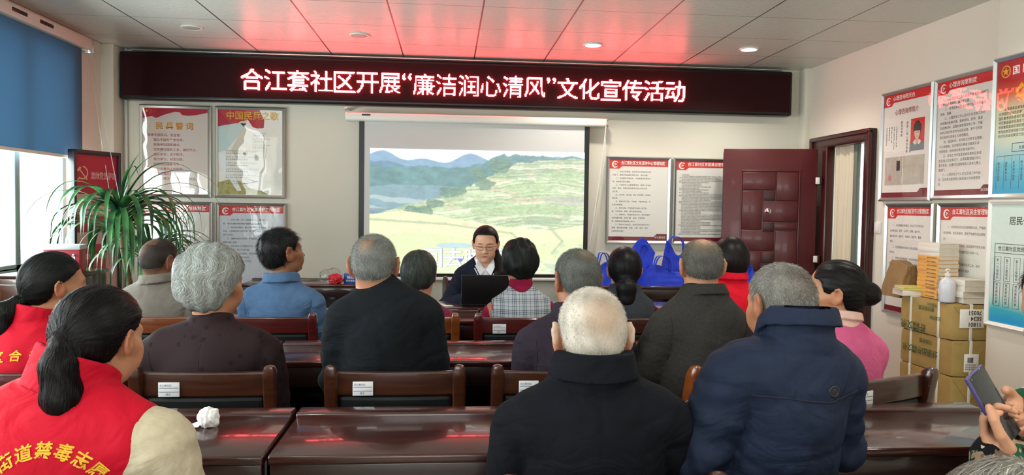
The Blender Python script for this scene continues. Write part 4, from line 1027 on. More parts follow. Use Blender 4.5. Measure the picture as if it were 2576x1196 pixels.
header(e, '心理咨询室制度', .588, .782, body=['　　一、心理咨询工作人员需严格遵循各种规范', '的职业道德原则，确保来访者。', '　　二、咨询室来访者必须遵守规定不得擅自', '录音、录像。', '　　三、心理咨询工作人员对于在咨询工作中', '所收集的各种记录、测评资料、信件、录音', '及音像材料、应做好保密保存等工作，不能', '将来访者的信息作为闲谈话题，更不可将咨', '询记录放在容易让人随意翻阅。', '　　四、如因科研、写作和交流等专业需要，', '可引用案例，应对案例主要来访者真实身', '份和信息，除非得到来访者书面许可。', '　　五、咨询工作中若发现来访者有自身或', '危及他人安全情况下，必须采取措施以防止', '意外发生，必要时应通知相关人员并上报上', '级部门。', '　　六、心理咨询工作人员在咨询工作开始', '前，应向来访者说明心理咨询工作的保密原', '则。'], bsize=.0205, lead=.0300, ztop=.632, foot_mat='poster_dark')
e = poster((XR-.012, 4.930, .656), -PI/2, 'framed rules poster in the lower row on the right wall, above the paper bag', G2, .54, .793)
header(e, '合江套社区我们的节日管理制度', .54, .793, body=['　　一、社区根据实际情况，在以下节日举行纪', '念庆祝活动：春节、元宵节、清明、端午节、', '国际劳动节、建军节、中秋节、国庆节、重阳', '节等。', '　　二、社区要根据不同的节日特点适当进行宣', '传活动。', '　　三、活动由志愿者组织，结合传统民俗特色', '相结合，使社区居民感受到节日文化教育。', '　　四、每次活动要有安排有组织有、工作方', '案、宣传和总结。', '　　五、做好安全保障工作，组织居民积极参', '与并及时总结。', '　　六、社区要做好活动资料归档整理及宣', '传工作。'], bsize=.0180, lead=.0385, ztop=.630)
e = poster((XR-.012, 4.345, .656), -PI/2, 'framed rules poster in the lower row on the right wall, behind the book stack', G2, .54, .793)
header(e, '合江套社区民主管理制度', .54, .793, body=['　　一、依法制定社区自治章程和公约，严格按', '自治章程，社区各组织，居民严格遵守自治章程', '约。', '　　二、社区居民委员会，社区居民代表会议每', '年召开，社区居民会议每年至少召开一次，', '听取和审议工作。', '　　三、居民代表会议每年召开二次，会议', '由社区主持，也可随时召开居民', '代表会。', '　　四、坚持民主决策，依法办事，', '社区重大事务公开，接受监督，', '定期公布。'], bsize=.0180, lead=.0385, ztop=.635)
# pillar posters
M['sky_blue'] = mat('sky_blue_print', '#3aa9c9', .55)
def gradient_sheet(name, stops):
    m, nt, b = new_mat(name); N, L = nt.nodes, nt.links
    tc = N.new('ShaderNodeTexCoord'); sp = N.new('ShaderNodeSeparateXYZ'); L.new(tc.outputs['Object'], sp.inputs[0])
    n = N.new('ShaderNodeTexNoise'); n.inputs['Scale'].default_value = 5; L.new(tc.outputs['Object'], n.inputs['Vector'])
    a = N.new('ShaderNodeMath'); a.operation = 'MULTIPLY_ADD'; a.inputs[1].default_value = .08; L.new(n.outputs['Fac'], a.inputs[0]); L.new(sp.outputs[2], a.inputs[2])
    r = N.new('ShaderNodeValToRGB'); el = r.color_ramp.elements
    el[0].position, el[0].color = stops[0][0], (*lin(stops[0][1]), 1); el[1].position, el[1].color = stops[-1][0], (*lin(stops[-1][1]), 1)
    for p, c in stops[1:-1]: q = el.new(p); q.color = (*lin(c), 1)
    L.new(a.outputs[0], r.inputs[0]); L.new(r.outputs[0], b.inputs['Base Color']); b.inputs['Roughness'].default_value = .5
    return m
G3 = 'framed posters on the pillar'
e = poster((3.003, 3.63, 1.467), -PI/2, 'framed poster printed red at the top and blue below, high on the pillar', G3, .60, .768, gradient_sheet('red_to_blue_print', [(.08, '#2f9fc6'), (.22, '#5fb9cc'), (.36, '#c9d3bd'), (.50, '#cfcda9'), (.60, '#c65a32'), (.68, '#a81f26'), (.80, '#9c1a24')]))
b = MB(); star(b, -.215, .685, .026); b.add([(-.215+.034*math.cos(a)*k, Y1, .685+.034*math.sin(a)*k) for k in (1, .8) for a in [2*PI*i/24 for i in range(24)]], [(i, (i+1) % 24, 24+(i+1) % 24, 24+i) for i in range(24)]); b.obj('army_badge', M['gold'], e)
b = MB(); write(b, '国 防 教 育 宣 传', -.165, .665, .050, Y1, .012, fit=.40); b.obj('title', M['ink_white'], e)
b = MB(); poly(b, [(-.10, .612), (-.055, .567), (-.10, .522), (-.145, .567)], Y1)
for k in (1, 2): poly(b, [(-.10+.11*k, .612), (-.055+.11*k, .567), (-.10+.11*k, .522), (-.145+.11*k, .567)], Y1)
b.obj('diamond', M['gold'], e)
b = MB()
for k, ch in enumerate('前言录'): write(b, ch, -.10+.11*k, .552, .040, Y2, .012, 'c')
b.obj('diamond_text', M['ink_red'], e)
b = MB(); rr = random.Random(2)
for i in range(7): write(b, ''.join(rr.choice('国防教育是建设和巩固国防的基础增强民族凝聚力提高全民素质的重要途径') for _ in range(22)), -.255+(.04 if i == 0 else 0), .475-.024*i, .0185, Y1, .003)
b.box(-.15, .16, Y2, Y1, .292, .295); b.box(-.15, .16, Y2, Y1, .248, .251); b.box(-.15, -.147, Y2, Y1, .248, .295); write(b, '负责人员分工一览', -.10, .262, .02, Y2, .004)
for k in range(9):
    x_ = -.24+.055*k; b.box(x_-.018, x_-.017, Y2, Y1, .05, .23); column(b, rr.choice(['国防教育主任', '民兵连长指导', '宣传委员会员', '组织干事联络']), x_-.009, .185, .0165)
b.box(-.258, .24, Y2, Y1, .229, .231); b.obj('body_text', M['ink'], e)
e = poster((3.003, 3.625, .765), -PI/2, 'framed pale green poster with name columns, low on the pillar', G3, .60, .695, gradient_sheet('pale_green_print', [(.08, '#2aa3d6'), (.13, '#3fb7c9'), (.17, '#a9d8cf'), (.22, '#dbe8e0'), (.7, '#d3e4dc')]), 'white_metal')
b = MB(); write(b, '居民代表、社区党员', -.15, .565, .048, Y1, .012); write(b, '工作网格', -.02, .510, .048, Y1, .012); b.obj('title', M['ink'], e)
b = MB(); b.box(-.25, .25, Y2, Y1, .455, .458); b.box(-.25, .25, Y2, Y1, .405, .408); b.box(-.25, -.247, Y2, Y1, .12, .458); b.box(.247, .25, Y2, Y1, .12, .458); write(b, '合江套社区党员志愿服务小组名单', -.225, .422, .027, Y2, .010)
for k in range(7):
    x_ = -.225+.069*k
    for z0_, z1_ in ((.255, .385), (.115, .245)):
        b.box(x_-.02, x_-.0185, Y2, Y1, z0_, z1_); b.box(x_+.0235, x_+.025, Y2, Y1, z0_, z1_); b.box(x_-.02, x_+.025, Y2, Y1, z1_, z1_+.0015); b.box(x_-.02, x_+.025, Y2, Y1, z0_, z0_+.0015)
    column(b, '第%s小组组长' % '一二三四五六七'[k], x_-.008, .36, .0175, .008); column(b, '党员居民代表', x_-.008, .225, .0175, .008)
b.obj('name_table', M['ink'], e)
b = MB(); write(b, '合江套社区', .24, .045, .034, Y2, .012, 'r'); b.obj('footer_text', M['ink_white'], e)
# switch plate beside the doorway
sp = empty('switch_plate', (XR, 5.33, 1.27), -PI/2, 'white light switch plate on the right wall beside the doorway', 'switch')
MB().rbox(-.043, .043, -.010, .002, -.043, .043, .004).obj('plate', M['white_plastic'], sp)
MB().rbox(-.028, .028, -.014, -.009, -.032, .032, .003).obj('rocker', M['white_plastic'], sp)

# ------------------------------------------------------------------ standing notice board in the left corner
p0, p1 = Vector((-2.69, 5.62, 0)), Vector((-2.534, 6.02, 0)); bw = (p1-p0).length
st = empty('notice_stand', (p0+p1)/2, math.atan2(p1.y-p0.y, p1.x-p0.x), 'dark framed standing notice board with red emblem header in the corner', 'stand')
h0, h1 = .42, 1.75; x = bw/2
b = MB(); b.rbox(-x, -x+.022, -.03, .03, h0, h1, .004); b.rbox(x-.022, x, -.03, .03, h0, h1, .004); b.rbox(-x, x, -.03, .03, h1-.03, h1, .004); b.rbox(-x, x, -.03, .03, h0, h0+.03, .004); b.obj('frame', M['dark_frame'], st)
MB().box(-x+.015, x-.015, -.006, .02, h0+.02, h1-.02).obj('board', mat('pinkish_board', '#d9b3ab', .5), st)
b = MB(); b.box(-x+.022, x-.022, -.008, -.006, h1-.32, h1-.03); b.obj('header_band', mat('crimson_header', '#b01c38', .5), st)
e = st
b = MB(); Y_ = -.0095
def arcband(cx, cz, r0, r1, a0, a1, n=20):
    for i in range(n):
        t0, t1 = a0+(a1-a0)*i/n, a0+(a1-a0)*(i+1)/n; w0 = 1-.85*abs(i/n*2-1)**3 if False else 1
        b.add([(cx+r0*math.cos(t0), Y_, cz+r0*math.sin(t0)), (cx+r1*math.cos(t0), Y_, cz+r1*math.sin(t0)), (cx+r1*math.cos(t1), Y_, cz+r1*math.sin(t1)), (cx+r0*math.cos(t1), Y_, cz+r0*math.sin(t1))], [(0, 1, 2, 3)])
ex, ez = -.125, h1-.165
arcband(ex, ez, .040, .050, -2.3, 1.5); b.add([(ex-.045, Y_, ez-.052), (ex-.038, Y_, ez-.060), (ex-.022, Y_, ez-.040), (ex-.03, Y_, ez-.034)], [(0, 1, 2, 3)])
b.add([(ex-.035, Y_, ez+.025), (ex-.028, Y_, ez+.032), (ex+.045, Y_, ez-.045), (ex+.037, Y_, ez-.052)], [(0, 3, 2, 1)]); b.add([(ex-.048, Y_, ez+.018), (ex-.022, Y_, ez+.045), (ex-.008, Y_, ez+.034), (ex-.036, Y_, ez+.005)], [(0, 3, 2, 1)])
b.obj('emblem', mat('emblem_yellow', '#e2b08a', .5), st)
b = MB(); write(b, '流动党员驿站', .065, h1-.205, .06, -.0095, .012, 'c', fit=.235); b.obj('title', mat('title_pink', '#e4b7b4', .5), st)
b = MB(); write(b, '一、党员驿站职责', .02, h1-.395, .034, -.009, .004, 'c', fit=.30)
for z_ in (.52, .70, .90): pass
b.obj('body_text', M['ink_red'], st)
b = MB()
for z0_, z1_ in ((h1-.60, h1-.47), (h1-.76, h1-.69), (h1-1.02, h1-.80), (h1-1.22, h1-1.06)): b.rbox(-x+.04, .08, -.010, -.005, z0_, z1_, .002)
b.obj('text_panel', mat('panel_red', '#b8434f', .5), st)
for s in (-1, 1):
    b = MB(); b.rbox(s*(x-.03)-.015, s*(x-.03)+.015, -.012, .012, .02, h0+.05, .004); b.rbox(s*(x-.03)-.02, s*(x-.03)+.02, -.16, .16, 0, .025, .006); b.obj('foot', M['dark_frame'], st)
# ------------------------------------------------------------------ people: bodies grown as one smooth surface from rounded volumes
def axis(lo, hi, h, fine=()):
    out = [lo]
    while out[-1] < hi:
        st_ = h
        for a, b, hf in fine:
            if a-1e-6 <= out[-1] < b: st_ = min(st_, hf)
        out.append(out[-1]+st_)
    return np.array(out, np.float32)
class Prim:
    def __init__(s, kind, c, r, **k): s.kind = kind; s.c = np.array(c, np.float32); s.r = r; s.k = k
    def bounds(s):
        if s.kind == 'cap':
            m = max(s.r); b = s.k['b']; return np.minimum(s.c, b)-m, np.maximum(s.c, b)+m
        m = float(np.max(s.r)); return s.c-m, s.c+m
    def ev(s, x, y, z):
        if s.kind == 'cap':
            a = s.c; ba = s.k['b']-a; ra, rb = s.r
            px, py, pz = x-a[0], y-a[1], z-a[2]; L2 = float(ba @ ba)+1e-12
            h = np.clip((px*ba[0]+py*ba[1]+pz*ba[2])/L2, 0, 1)
            return np.sqrt((px-h*ba[0])**2+(py-h*ba[1])**2+(pz-h*ba[2])**2)-(ra+h*(rb-ra))
        px, py, pz = x-s.c[0], y-s.c[1], z-s.c[2]
        if s.k.get('R') is not None:
            R_ = s.k['R']; px, py, pz = (px*R_[0, i]+py*R_[1, i]+pz*R_[2, i] for i in range(3))
        r = np.asarray(s.r, np.float32)
        k0 = np.sqrt((px/r[0])**2+(py/r[1])**2+(pz/r[2])**2); k1 = np.sqrt((px/r[0]**2)**2+(py/r[1]**2)**2+(pz/r[2]**2)**2)
        return k0*(k0-1)/(k1+1e-9)
def cap(a, b, ra, rb=None): return Prim('cap', a, (ra, ra if rb is None else rb), b=np.array(b, np.float32))
def ell(c, r, R_=None): return Prim('ell', c, r, R=R_)
class Frame:
    def __init__(s, t=(0, 0, 0), yaw=0, pitch=0, roll=0, sc=1.0):
        cy, sy = math.cos(-yaw), math.sin(-yaw); cp, sp = math.cos(pitch), math.sin(pitch); cr, sr = math.cos(roll), math.sin(roll)
        Rz = np.array([[cy, -sy, 0], [sy, cy, 0], [0, 0, 1]]); Rx = np.array([[1, 0, 0], [0, cp, -sp], [0, sp, cp]]); Ry = np.array([[cr, 0, sr], [0, 1, 0], [-sr, 0, cr]])
        s.R = (Rz @ Rx @ Ry).astype(np.float32); s.t = np.array(t, np.float32); s.sc = sc
    def p(s, v): return s.R @ (np.array(v, np.float32)*s.sc)+s.t
    def pts(s, V_): return (V_*s.sc) @ s.R.T+s.t
    def loc(s, V_): return ((V_-s.t) @ s.R)/s.sc
    def prim(s, q):
        if q.kind == 'cap': return cap(s.p(q.c), s.p(q.k['b']), q.r[0]*s.sc, q.r[1]*s.sc)
        R_ = s.R if q.k.get('R') is None else s.R @ q.k['R']
        return ell(s.p(q.c), np.array(q.r)*s.sc, R_)
class Field:
    def __init__(s, X, Y, Z):
        s.X, s.Y, s.Z = X, Y, Z; s.d = np.full((len(X), len(Y), len(Z)), .5, np.float32)
    def win(s, lo, hi, m):
        return tuple(slice(max(0, int(np.searchsorted(A, lo[i]-m))-1), int(np.searchsorted(A, hi[i]+m))+1) for i, A in enumerate((s.X, s.Y, s.Z)))
    def co(s, w=None):
        if w is None: w = (slice(None),)*3
        return s.X[w[0]][:, None, None], s.Y[w[1]][None, :, None], s.Z[w[2]][None, None, :]
    def add(s, q, k=.02):
        lo, hi = q.bounds(); w = s.win(lo, hi, max(k*1.2, .03)); a = s.d[w]
        if a.size == 0: return s
        b = q.ev(*s.co(w)); h = np.clip(.5+.5*(a-b)/k, 0, 1); s.d[w] = a*(1-h)+b*h-k*h*(1-h); return s
    def sub(s, q, k=.006):
        lo, hi = q.bounds(); w = s.win(lo, hi, max(k*1.5, .01)); a = s.d[w]
        if a.size == 0: return s
        b = -q.ev(*s.co(w)); h = np.clip(.5-.5*(a-b)/k, 0, 1); s.d[w] = a*(1-h)+b*h+k*h*(1-h); return s
    def sample(s, P, d=None):
        d = s.d if d is None else d; idx = []; fr = []
        for i, A in enumerate((s.X, s.Y, s.Z)):
            j = np.clip(np.searchsorted(A, P[:, i])-1, 0, len(A)-2); idx.append(j); fr.append(np.clip((P[:, i]-A[j])/(A[j+1]-A[j]), 0, 1))
        i, j, k = idx; a, b, c = fr
        return ((d[i, j, k]*(1-a)+d[i+1, j, k]*a)*(1-b)+(d[i, j+1, k]*(1-a)+d[i+1, j+1, k]*a)*b)*(1-c)+((d[i, j, k+1]*(1-a)+d[i+1, j, k+1]*a)*(1-b)+(d[i, j+1, k+1]*(1-a)+d[i+1, j+1, k+1]*a)*b)*c
    def grad(s, P, e=.003):
        g = np.stack([s.sample(P+o)-s.sample(P-o) for o in (np.eye(3)*e)], 1); return g/(np.linalg.norm(g, axis=1, keepdims=True)+1e-9)
    def mesh(s, relax=2):
        """surface net of the zero level on the stretched grid"""
        d = s.d; I = d < 0; nx, ny, nz = d.shape
        cnt = np.zeros((nx-1, ny-1, nz-1), np.int8)
        for a in (0, 1):
            for b in (0, 1):
                for c in (0, 1): cnt += I[a:nx-1+a, b:ny-1+b, c:nz-1+c]
        mk = (cnt > 0) & (cnt < 8); ci, cj, ck = np.nonzero(mk); ids = np.full(mk.shape, -1, np.int32); ids[ci, cj, ck] = np.arange(len(ci))
        pos = np.zeros((len(ci), 3)); num = np.zeros(len(ci))
        cor = [(a, b, c) for a in (0, 1) for b in (0, 1) for c in (0, 1)]
        for p in cor:
            for ax in range(3):
                if p[ax]: continue
                q = list(p); q[ax] = 1
                da = d[ci+p[0], cj+p[1], ck+p[2]]; db = d[ci+q[0], cj+q[1], ck+q[2]]; cr = (da < 0) != (db < 0)
                t = np.where(cr, da/(da-db+1e-12), 0)
                P_ = np.stack([s.X[ci+p[0]], s.Y[cj+p[1]], s.Z[ck+p[2]]], 1).astype(np.float64); Q_ = np.stack([s.X[ci+q[0]], s.Y[cj+q[1]], s.Z[ck+q[2]]], 1)
                pos += np.where(cr[:, None], P_+(Q_-P_)*t[:, None], 0); num += cr
        V_ = pos/np.maximum(num, 1)[:, None]; F_ = []
        A = I[:-1, 1:-1, 1:-1]; B = I[1:, 1:-1, 1:-1]; i, j, k = np.nonzero(A != B); f = A[i, j, k]; j = j+1; k = k+1
        q = np.stack([ids[i, j-1, k-1], ids[i, j, k-1], ids[i, j, k], ids[i, j-1, k]], 1); F_.append(np.where(f[:, None], q, q[:, ::-1]))
        A = I[1:-1, :-1, 1:-1]; B = I[1:-1, 1:, 1:-1]; i, j, k = np.nonzero(A != B); f = A[i, j, k]; i = i+1; k = k+1
        q = np.stack([ids[i-1, j, k-1], ids[i-1, j, k], ids[i, j, k], ids[i, j, k-1]], 1); F_.append(np.where(f[:, None], q, q[:, ::-1]))
        A = I[1:-1, 1:-1, :-1]; B = I[1:-1, 1:-1, 1:]; i, j, k = np.nonzero(A != B); f = A[i, j, k]; i = i+1; j = j+1
        q = np.stack([ids[i-1, j-1, k], ids[i, j-1, k], ids[i, j, k], ids[i-1, j, k]], 1); F_.append(np.where(f[:, None], q, q[:, ::-1]))
        F_ = np.concatenate(F_)
        # relax a little along the surface
        for it in range(relax):
            S_ = np.zeros_like(V_); n_ = np.zeros(len(V_))
            for a, b in ((0, 1), (1, 2), (2, 3), (3, 0)):
                for c in range(3): S_[:, c] += np.bincount(F_[:, a], V_[F_[:, b], c], len(V_))+np.bincount(F_[:, b], V_[F_[:, a], c], len(V_))
                n_ += np.bincount(F_[:, a], minlength=len(V_))+np.bincount(F_[:, b], minlength=len(V_))
            V_ = V_*.5+.5*S_/np.maximum(n_, 1)[:, None]
        return V_, F_
def waves(P, scale, seed, n=9):
    """smooth random field in -1..1 at points P (N,3) or a tuple of grids"""
    r = np.random.default_rng(seed); K = r.normal(size=(n, 3))*scale; ph = r.random(n)*6.28
    x, y, z = (P[:, 0], P[:, 1], P[:, 2]) if isinstance(P, np.ndarray) else P
    return sum(np.sin(K[i, 0]*x+K[i, 1]*y+K[i, 2]*z+ph[i]) for i in range(n))/(n**.5*.75)

# ---- head in its own frame: eyes at z=0, face towards +y, about 23 cm tall
CRAN = [(ell((0, -.014, .036), (.0755, .094, .080)), .02), (ell((0, -.040, .0), (.066, .066, .070)), .03)]
def head_ops(female=False, ears=True, age=0, jaw=1.0, es=1.0):
    q = [(CRAN[0][0], .02), (CRAN[1][0], .03)]
    j = .93*jaw if female else 1.0*jaw
    q += [(ell((0, .028, -.028), (.060*j, .062, .082)), .03), (ell((0, .052, -.083), (.030*j, .030, .024)), .03)]
    for s in (-1, 1):
        q += [(ell((s*.040*j, .012, -.070), (.020, .034, .024)), .03), (cap((s*.044, .058, -.020), (s*.058, .02, -.012), .018, .016), .025), (cap((s*.012, .079, .022), (s*.042, .070, .022), .010, .009), .02)]
        q += [(ell((s*.030, .068, -.046), (.024, .018, .026)), .025)]
    q += [(cap((0, .083, .012), (0, .103, -.030), .0075, .0105), .012), (ell((0, .106, -.033), (.0105, .010, .009)), .008)]
    for s in (-1, 1): q += [(ell((s*.0115, .096, -.036), (.0085, .010, .0075)), .006)]
    q += [(cap((-.018, .083, -.0595), (.018, .083, -.0595), .0062), .006), (ell((0, .088, -.0585), (.014, .008, .0055)), .006), (cap((-.014, .083, -.069), (.014, .083, -.069), .0068), .006), (ell((0, .078, -.092), (.017, .012, .012)), .014)]
    sub = [(cap((-.021, .0925, -.0640), (.021, .0925, -.0640), .0016), .003)]
    for s in (-1, 1): sub += [(ell((s*.031, .094, .002), (.017, .014, .0125)), .012), (ell((s*.0065, .103, -.042), (.0035, .006, .003)), .003)]
    eyes = [(ell((s*.031, .0705, .001), (.0145, .0135, .0135)), .003) for s in (-1, 1)]
    lids = [(cap((s*.020, .0835, .0025), (s*.043, .079, .0015), .0042, .004), .004) for s in (-1, 1)]
    earp = []; ears_sub = []
    if ears:
        for s in (-1, 1):
            a = .26 if female else .42; Re = np.array([[math.cos(s*a), -math.sin(s*a), 0], [math.sin(s*a), math.cos(s*a), 0], [0, 0, 1]], np.float32)
            earp += [(ell((s*.083, -.012, -.004), (.0085, .0185, .031), Re), .006), (ell((s*.077, -.004, -.030), (.007, .009, .011)), .006), (ell((s*.074, .0, -.006), (.010, .013, .024)), .01)]
            # raised rim
            rim = [(s*.0795, .004, .004), (s*.085, -.002, .022), (s*.0895, -.016, .026), (s*.0935, -.027, .012), (s*.091, -.026, -.010), (s*.084, -.014, -.028)]
            for i in range(5): earp.append((cap(rim[i], rim[i+1], .0042), .003))
            ears_sub += [(ell((s*.0905, -.009, .002), (.006, .0105, .018), Re), .004)]
    def big(q):
        a = np.array((math.copysign(.074, q.c[0]), -.004, -.006), np.float32); c = a+(q.c-a)*es
        if q.kind == 'cap': return cap(c, a+(q.k['b']-a)*es, q.r[0]*es, q.r[1]*es)
        return ell(c, np.array(q.r)*es, q.k.get('R'))
    return q, sub, eyes+lids, [(big(p), k) for p, k in earp], [(big(p), k) for p, k in ears_sub]

SKIN = new_mat('skin')
def skin_mat():
    m, nt, b = SKIN; N, L = nt.nodes, nt.links
    a = N.new('ShaderNodeAttribute'); a.attribute_name = 'Col'; L.new(a.outputs['Color'], b.inputs['Base Color'])
    b.inputs['Roughness'].default_value = .48; b.inputs['Specular IOR Level'].default_value = .4
    b.inputs['Subsurface Weight'].default_value = .12; b.inputs['Subsurface Radius'].default_value = (1, .35, .2); b.inputs['Subsurface Scale'].default_value = .006
    tc = N.new('ShaderNodeTexCoord'); n = N.new('ShaderNodeTexNoise'); n.inputs['Scale'].default_value = 220; L.new(tc.outputs['Object'], n.inputs['Vector'])
    bp = N.new('ShaderNodeBump'); bp.inputs['Strength'].default_value = .12; bp.inputs['Distance'].default_value = .001; L.new(n.outputs[0], bp.inputs['Height']); L.new(bp.outputs[0], b.inputs['Normal'])
    return m
M['skin'] = skin_mat()
def hair_mat(name, rough=.42, spec=.22):
    m, nt, b = new_mat(name); a = nt.nodes.new('ShaderNodeAttribute'); a.attribute_name = 'Col'; nt.links.new(a.outputs['Color'], b.inputs['Base Color'])
    b.inputs['Roughness'].default_value = rough; b.inputs['Specular IOR Level'].default_value = spec; return m
M['hair'] = hair_mat('hair'); M['hair_short'] = hair_mat('short_hair', .6, .15)

def hand_ops(w, fwd, nrm, side, curl=.5, spread=.12, s=1.0, thumb=None):
    """w wrist point, fwd along the palm, nrm out of the back of the hand, side +1 when the thumb leaves towards +lat"""
    w = np.array(w, float); f = np.array(fwd, float); f /= np.linalg.norm(f); n = np.array(nrm, float); n -= f*(n @ f); n /= np.linalg.norm(n)
    lat = np.cross(n, f)*side; R_ = np.stack([lat, f, n], 1).astype(np.float32)
    q = [(cap(w-f*.03*s, w+f*.01*s, .026*s, .024*s), .015), (ell(w+f*.050*s, (.040*s, .050*s, .0155*s), R_), .012), (ell(w+f*.035*s+lat*.026*s-n*.006*s, (.018*s, .034*s, .016*s), R_), .012)]
    for i, (o, L, r) in enumerate(((.030, .076, .0088), (.0105, .084, .0090), (-.0100, .078, .0085), (-.0290, .062, .0076))):
        p = w+f*(.086-.006*abs(i-1))*s+lat*o*s; c = curl*(1+.12*i)
        d = f*math.cos(c*.5)-n*math.sin(c*.5)+lat*(o*spread*6); d /= np.linalg.norm(d)
        p1 = p+d*L*.45*s; d = f*math.cos(c*1.25)-n*math.sin(c*1.25)+lat*(o*spread*3); d /= np.linalg.norm(d)
        p2 = p1+d*L*.32*s; d = f*math.cos(c*1.9)-n*math.sin(c*1.9); p3 = p2+d*L*.25*s
        q += [(cap(p-f*.02*s, p, r*s*1.05, r*s), .006), (cap(p, p1, r*s, r*s*.95), .003), (cap(p1, p2, r*s*.97, r*s*.88), .003), (cap(p2, p3, r*s*.88, r*s*.75), .003)]
    if thumb is None:
        t0 = w+f*.022*s+lat*.030*s-n*.004*s; t1 = t0+(f*.7+lat*.62-n*.35)*.042*s; t2 = t1+(f*.92+lat*.18-n*.42)*.032*s; t3 = t2+(f*.95-lat*.05-n*.45)*.024*s
    else: t0, t1, t2, t3 = (np.array(t) for t in thumb)
    q += [(cap(t0, t1, .0135*s, .0115*s), .008), (cap(t1, t2, .0112*s, .0100*s), .003), (cap(t2, t3, .0100*s, .0082*s), .003)]
    return q

def ribbons(roots, nrm, flow, field, L, nseg, width, rng, lift=.0, hold=True, col=(.5, .5, .5), col2=None, jitter=.15, offset=.0012, droop=0.0):
    """hair strands as tapering ribbons marching over the hair surface"""
    P = roots.copy(); n = len(P); Ls = L*rng.uniform(.7, 1.15, n)[:, None]; N_ = nrm.copy(); pts = [P+N_*offset*.2]
    jit = rng.normal(size=(n, 3))*jitter; off = offset*rng.uniform(.3, 1.6, n)
    for k in range(nseg):
        f = flow(P)+jit; f = f-N_*(f*N_).sum(1, keepdims=True); f /= np.linalg.norm(f, axis=1, keepdims=True)+1e-9
        d = f+N_*lift; d[:, 2] -= droop*k/nseg; d /= np.linalg.norm(d, axis=1, keepdims=True)+1e-9
        P = P+d*Ls/nseg
        if hold:
            N_ = field.grad(P); P = P-N_*(np.clip(field.sample(P), -.02, .02)-off)[:, None]
        pts.append(P.copy())
    W_ = []; V_ = []; F_ = []
    pts = np.stack(pts, 1); t_ = np.gradient(pts, axis=1); t_ /= np.linalg.norm(t_, axis=2, keepdims=True)+1e-9
    b = np.cross(t_, nrm[:, None, :]); b /= np.linalg.norm(b, axis=2, keepdims=True)+1e-9
    if not hold:
        a = rng.uniform(0, PI, n)[:, None, None]; c = np.cross(t_, b); b = b*np.cos(a)+c*np.sin(a)
    w = width*np.linspace(1, .25, nseg+1)[None, :, None]*rng.uniform(.6, 1.3, n)[:, None, None]
    V_ = np.stack([pts-b*w/2, pts+b*w/2], 2).reshape(n, -1, 3)
    base = np.arange(n)[:, None]*(2*(nseg+1)); k = np.arange(nseg)[None, :]*2
    F_ = np.stack([base+k, base+k+1, base+k+3, base+k+2], -1).reshape(-1, 4)
    c1, c2 = np.array(col), np.array(col2 if col2 is not None else col); m_ = rng.random(n)[:, None]**1.2
    C_ = (c1*(1-m_)+c2*m_)*rng.uniform(.8, 1.15, (n, 1)); C_ = np.repeat(C_, 2*(nseg+1), 0)
    return V_.reshape(-1, 3), F_, C_

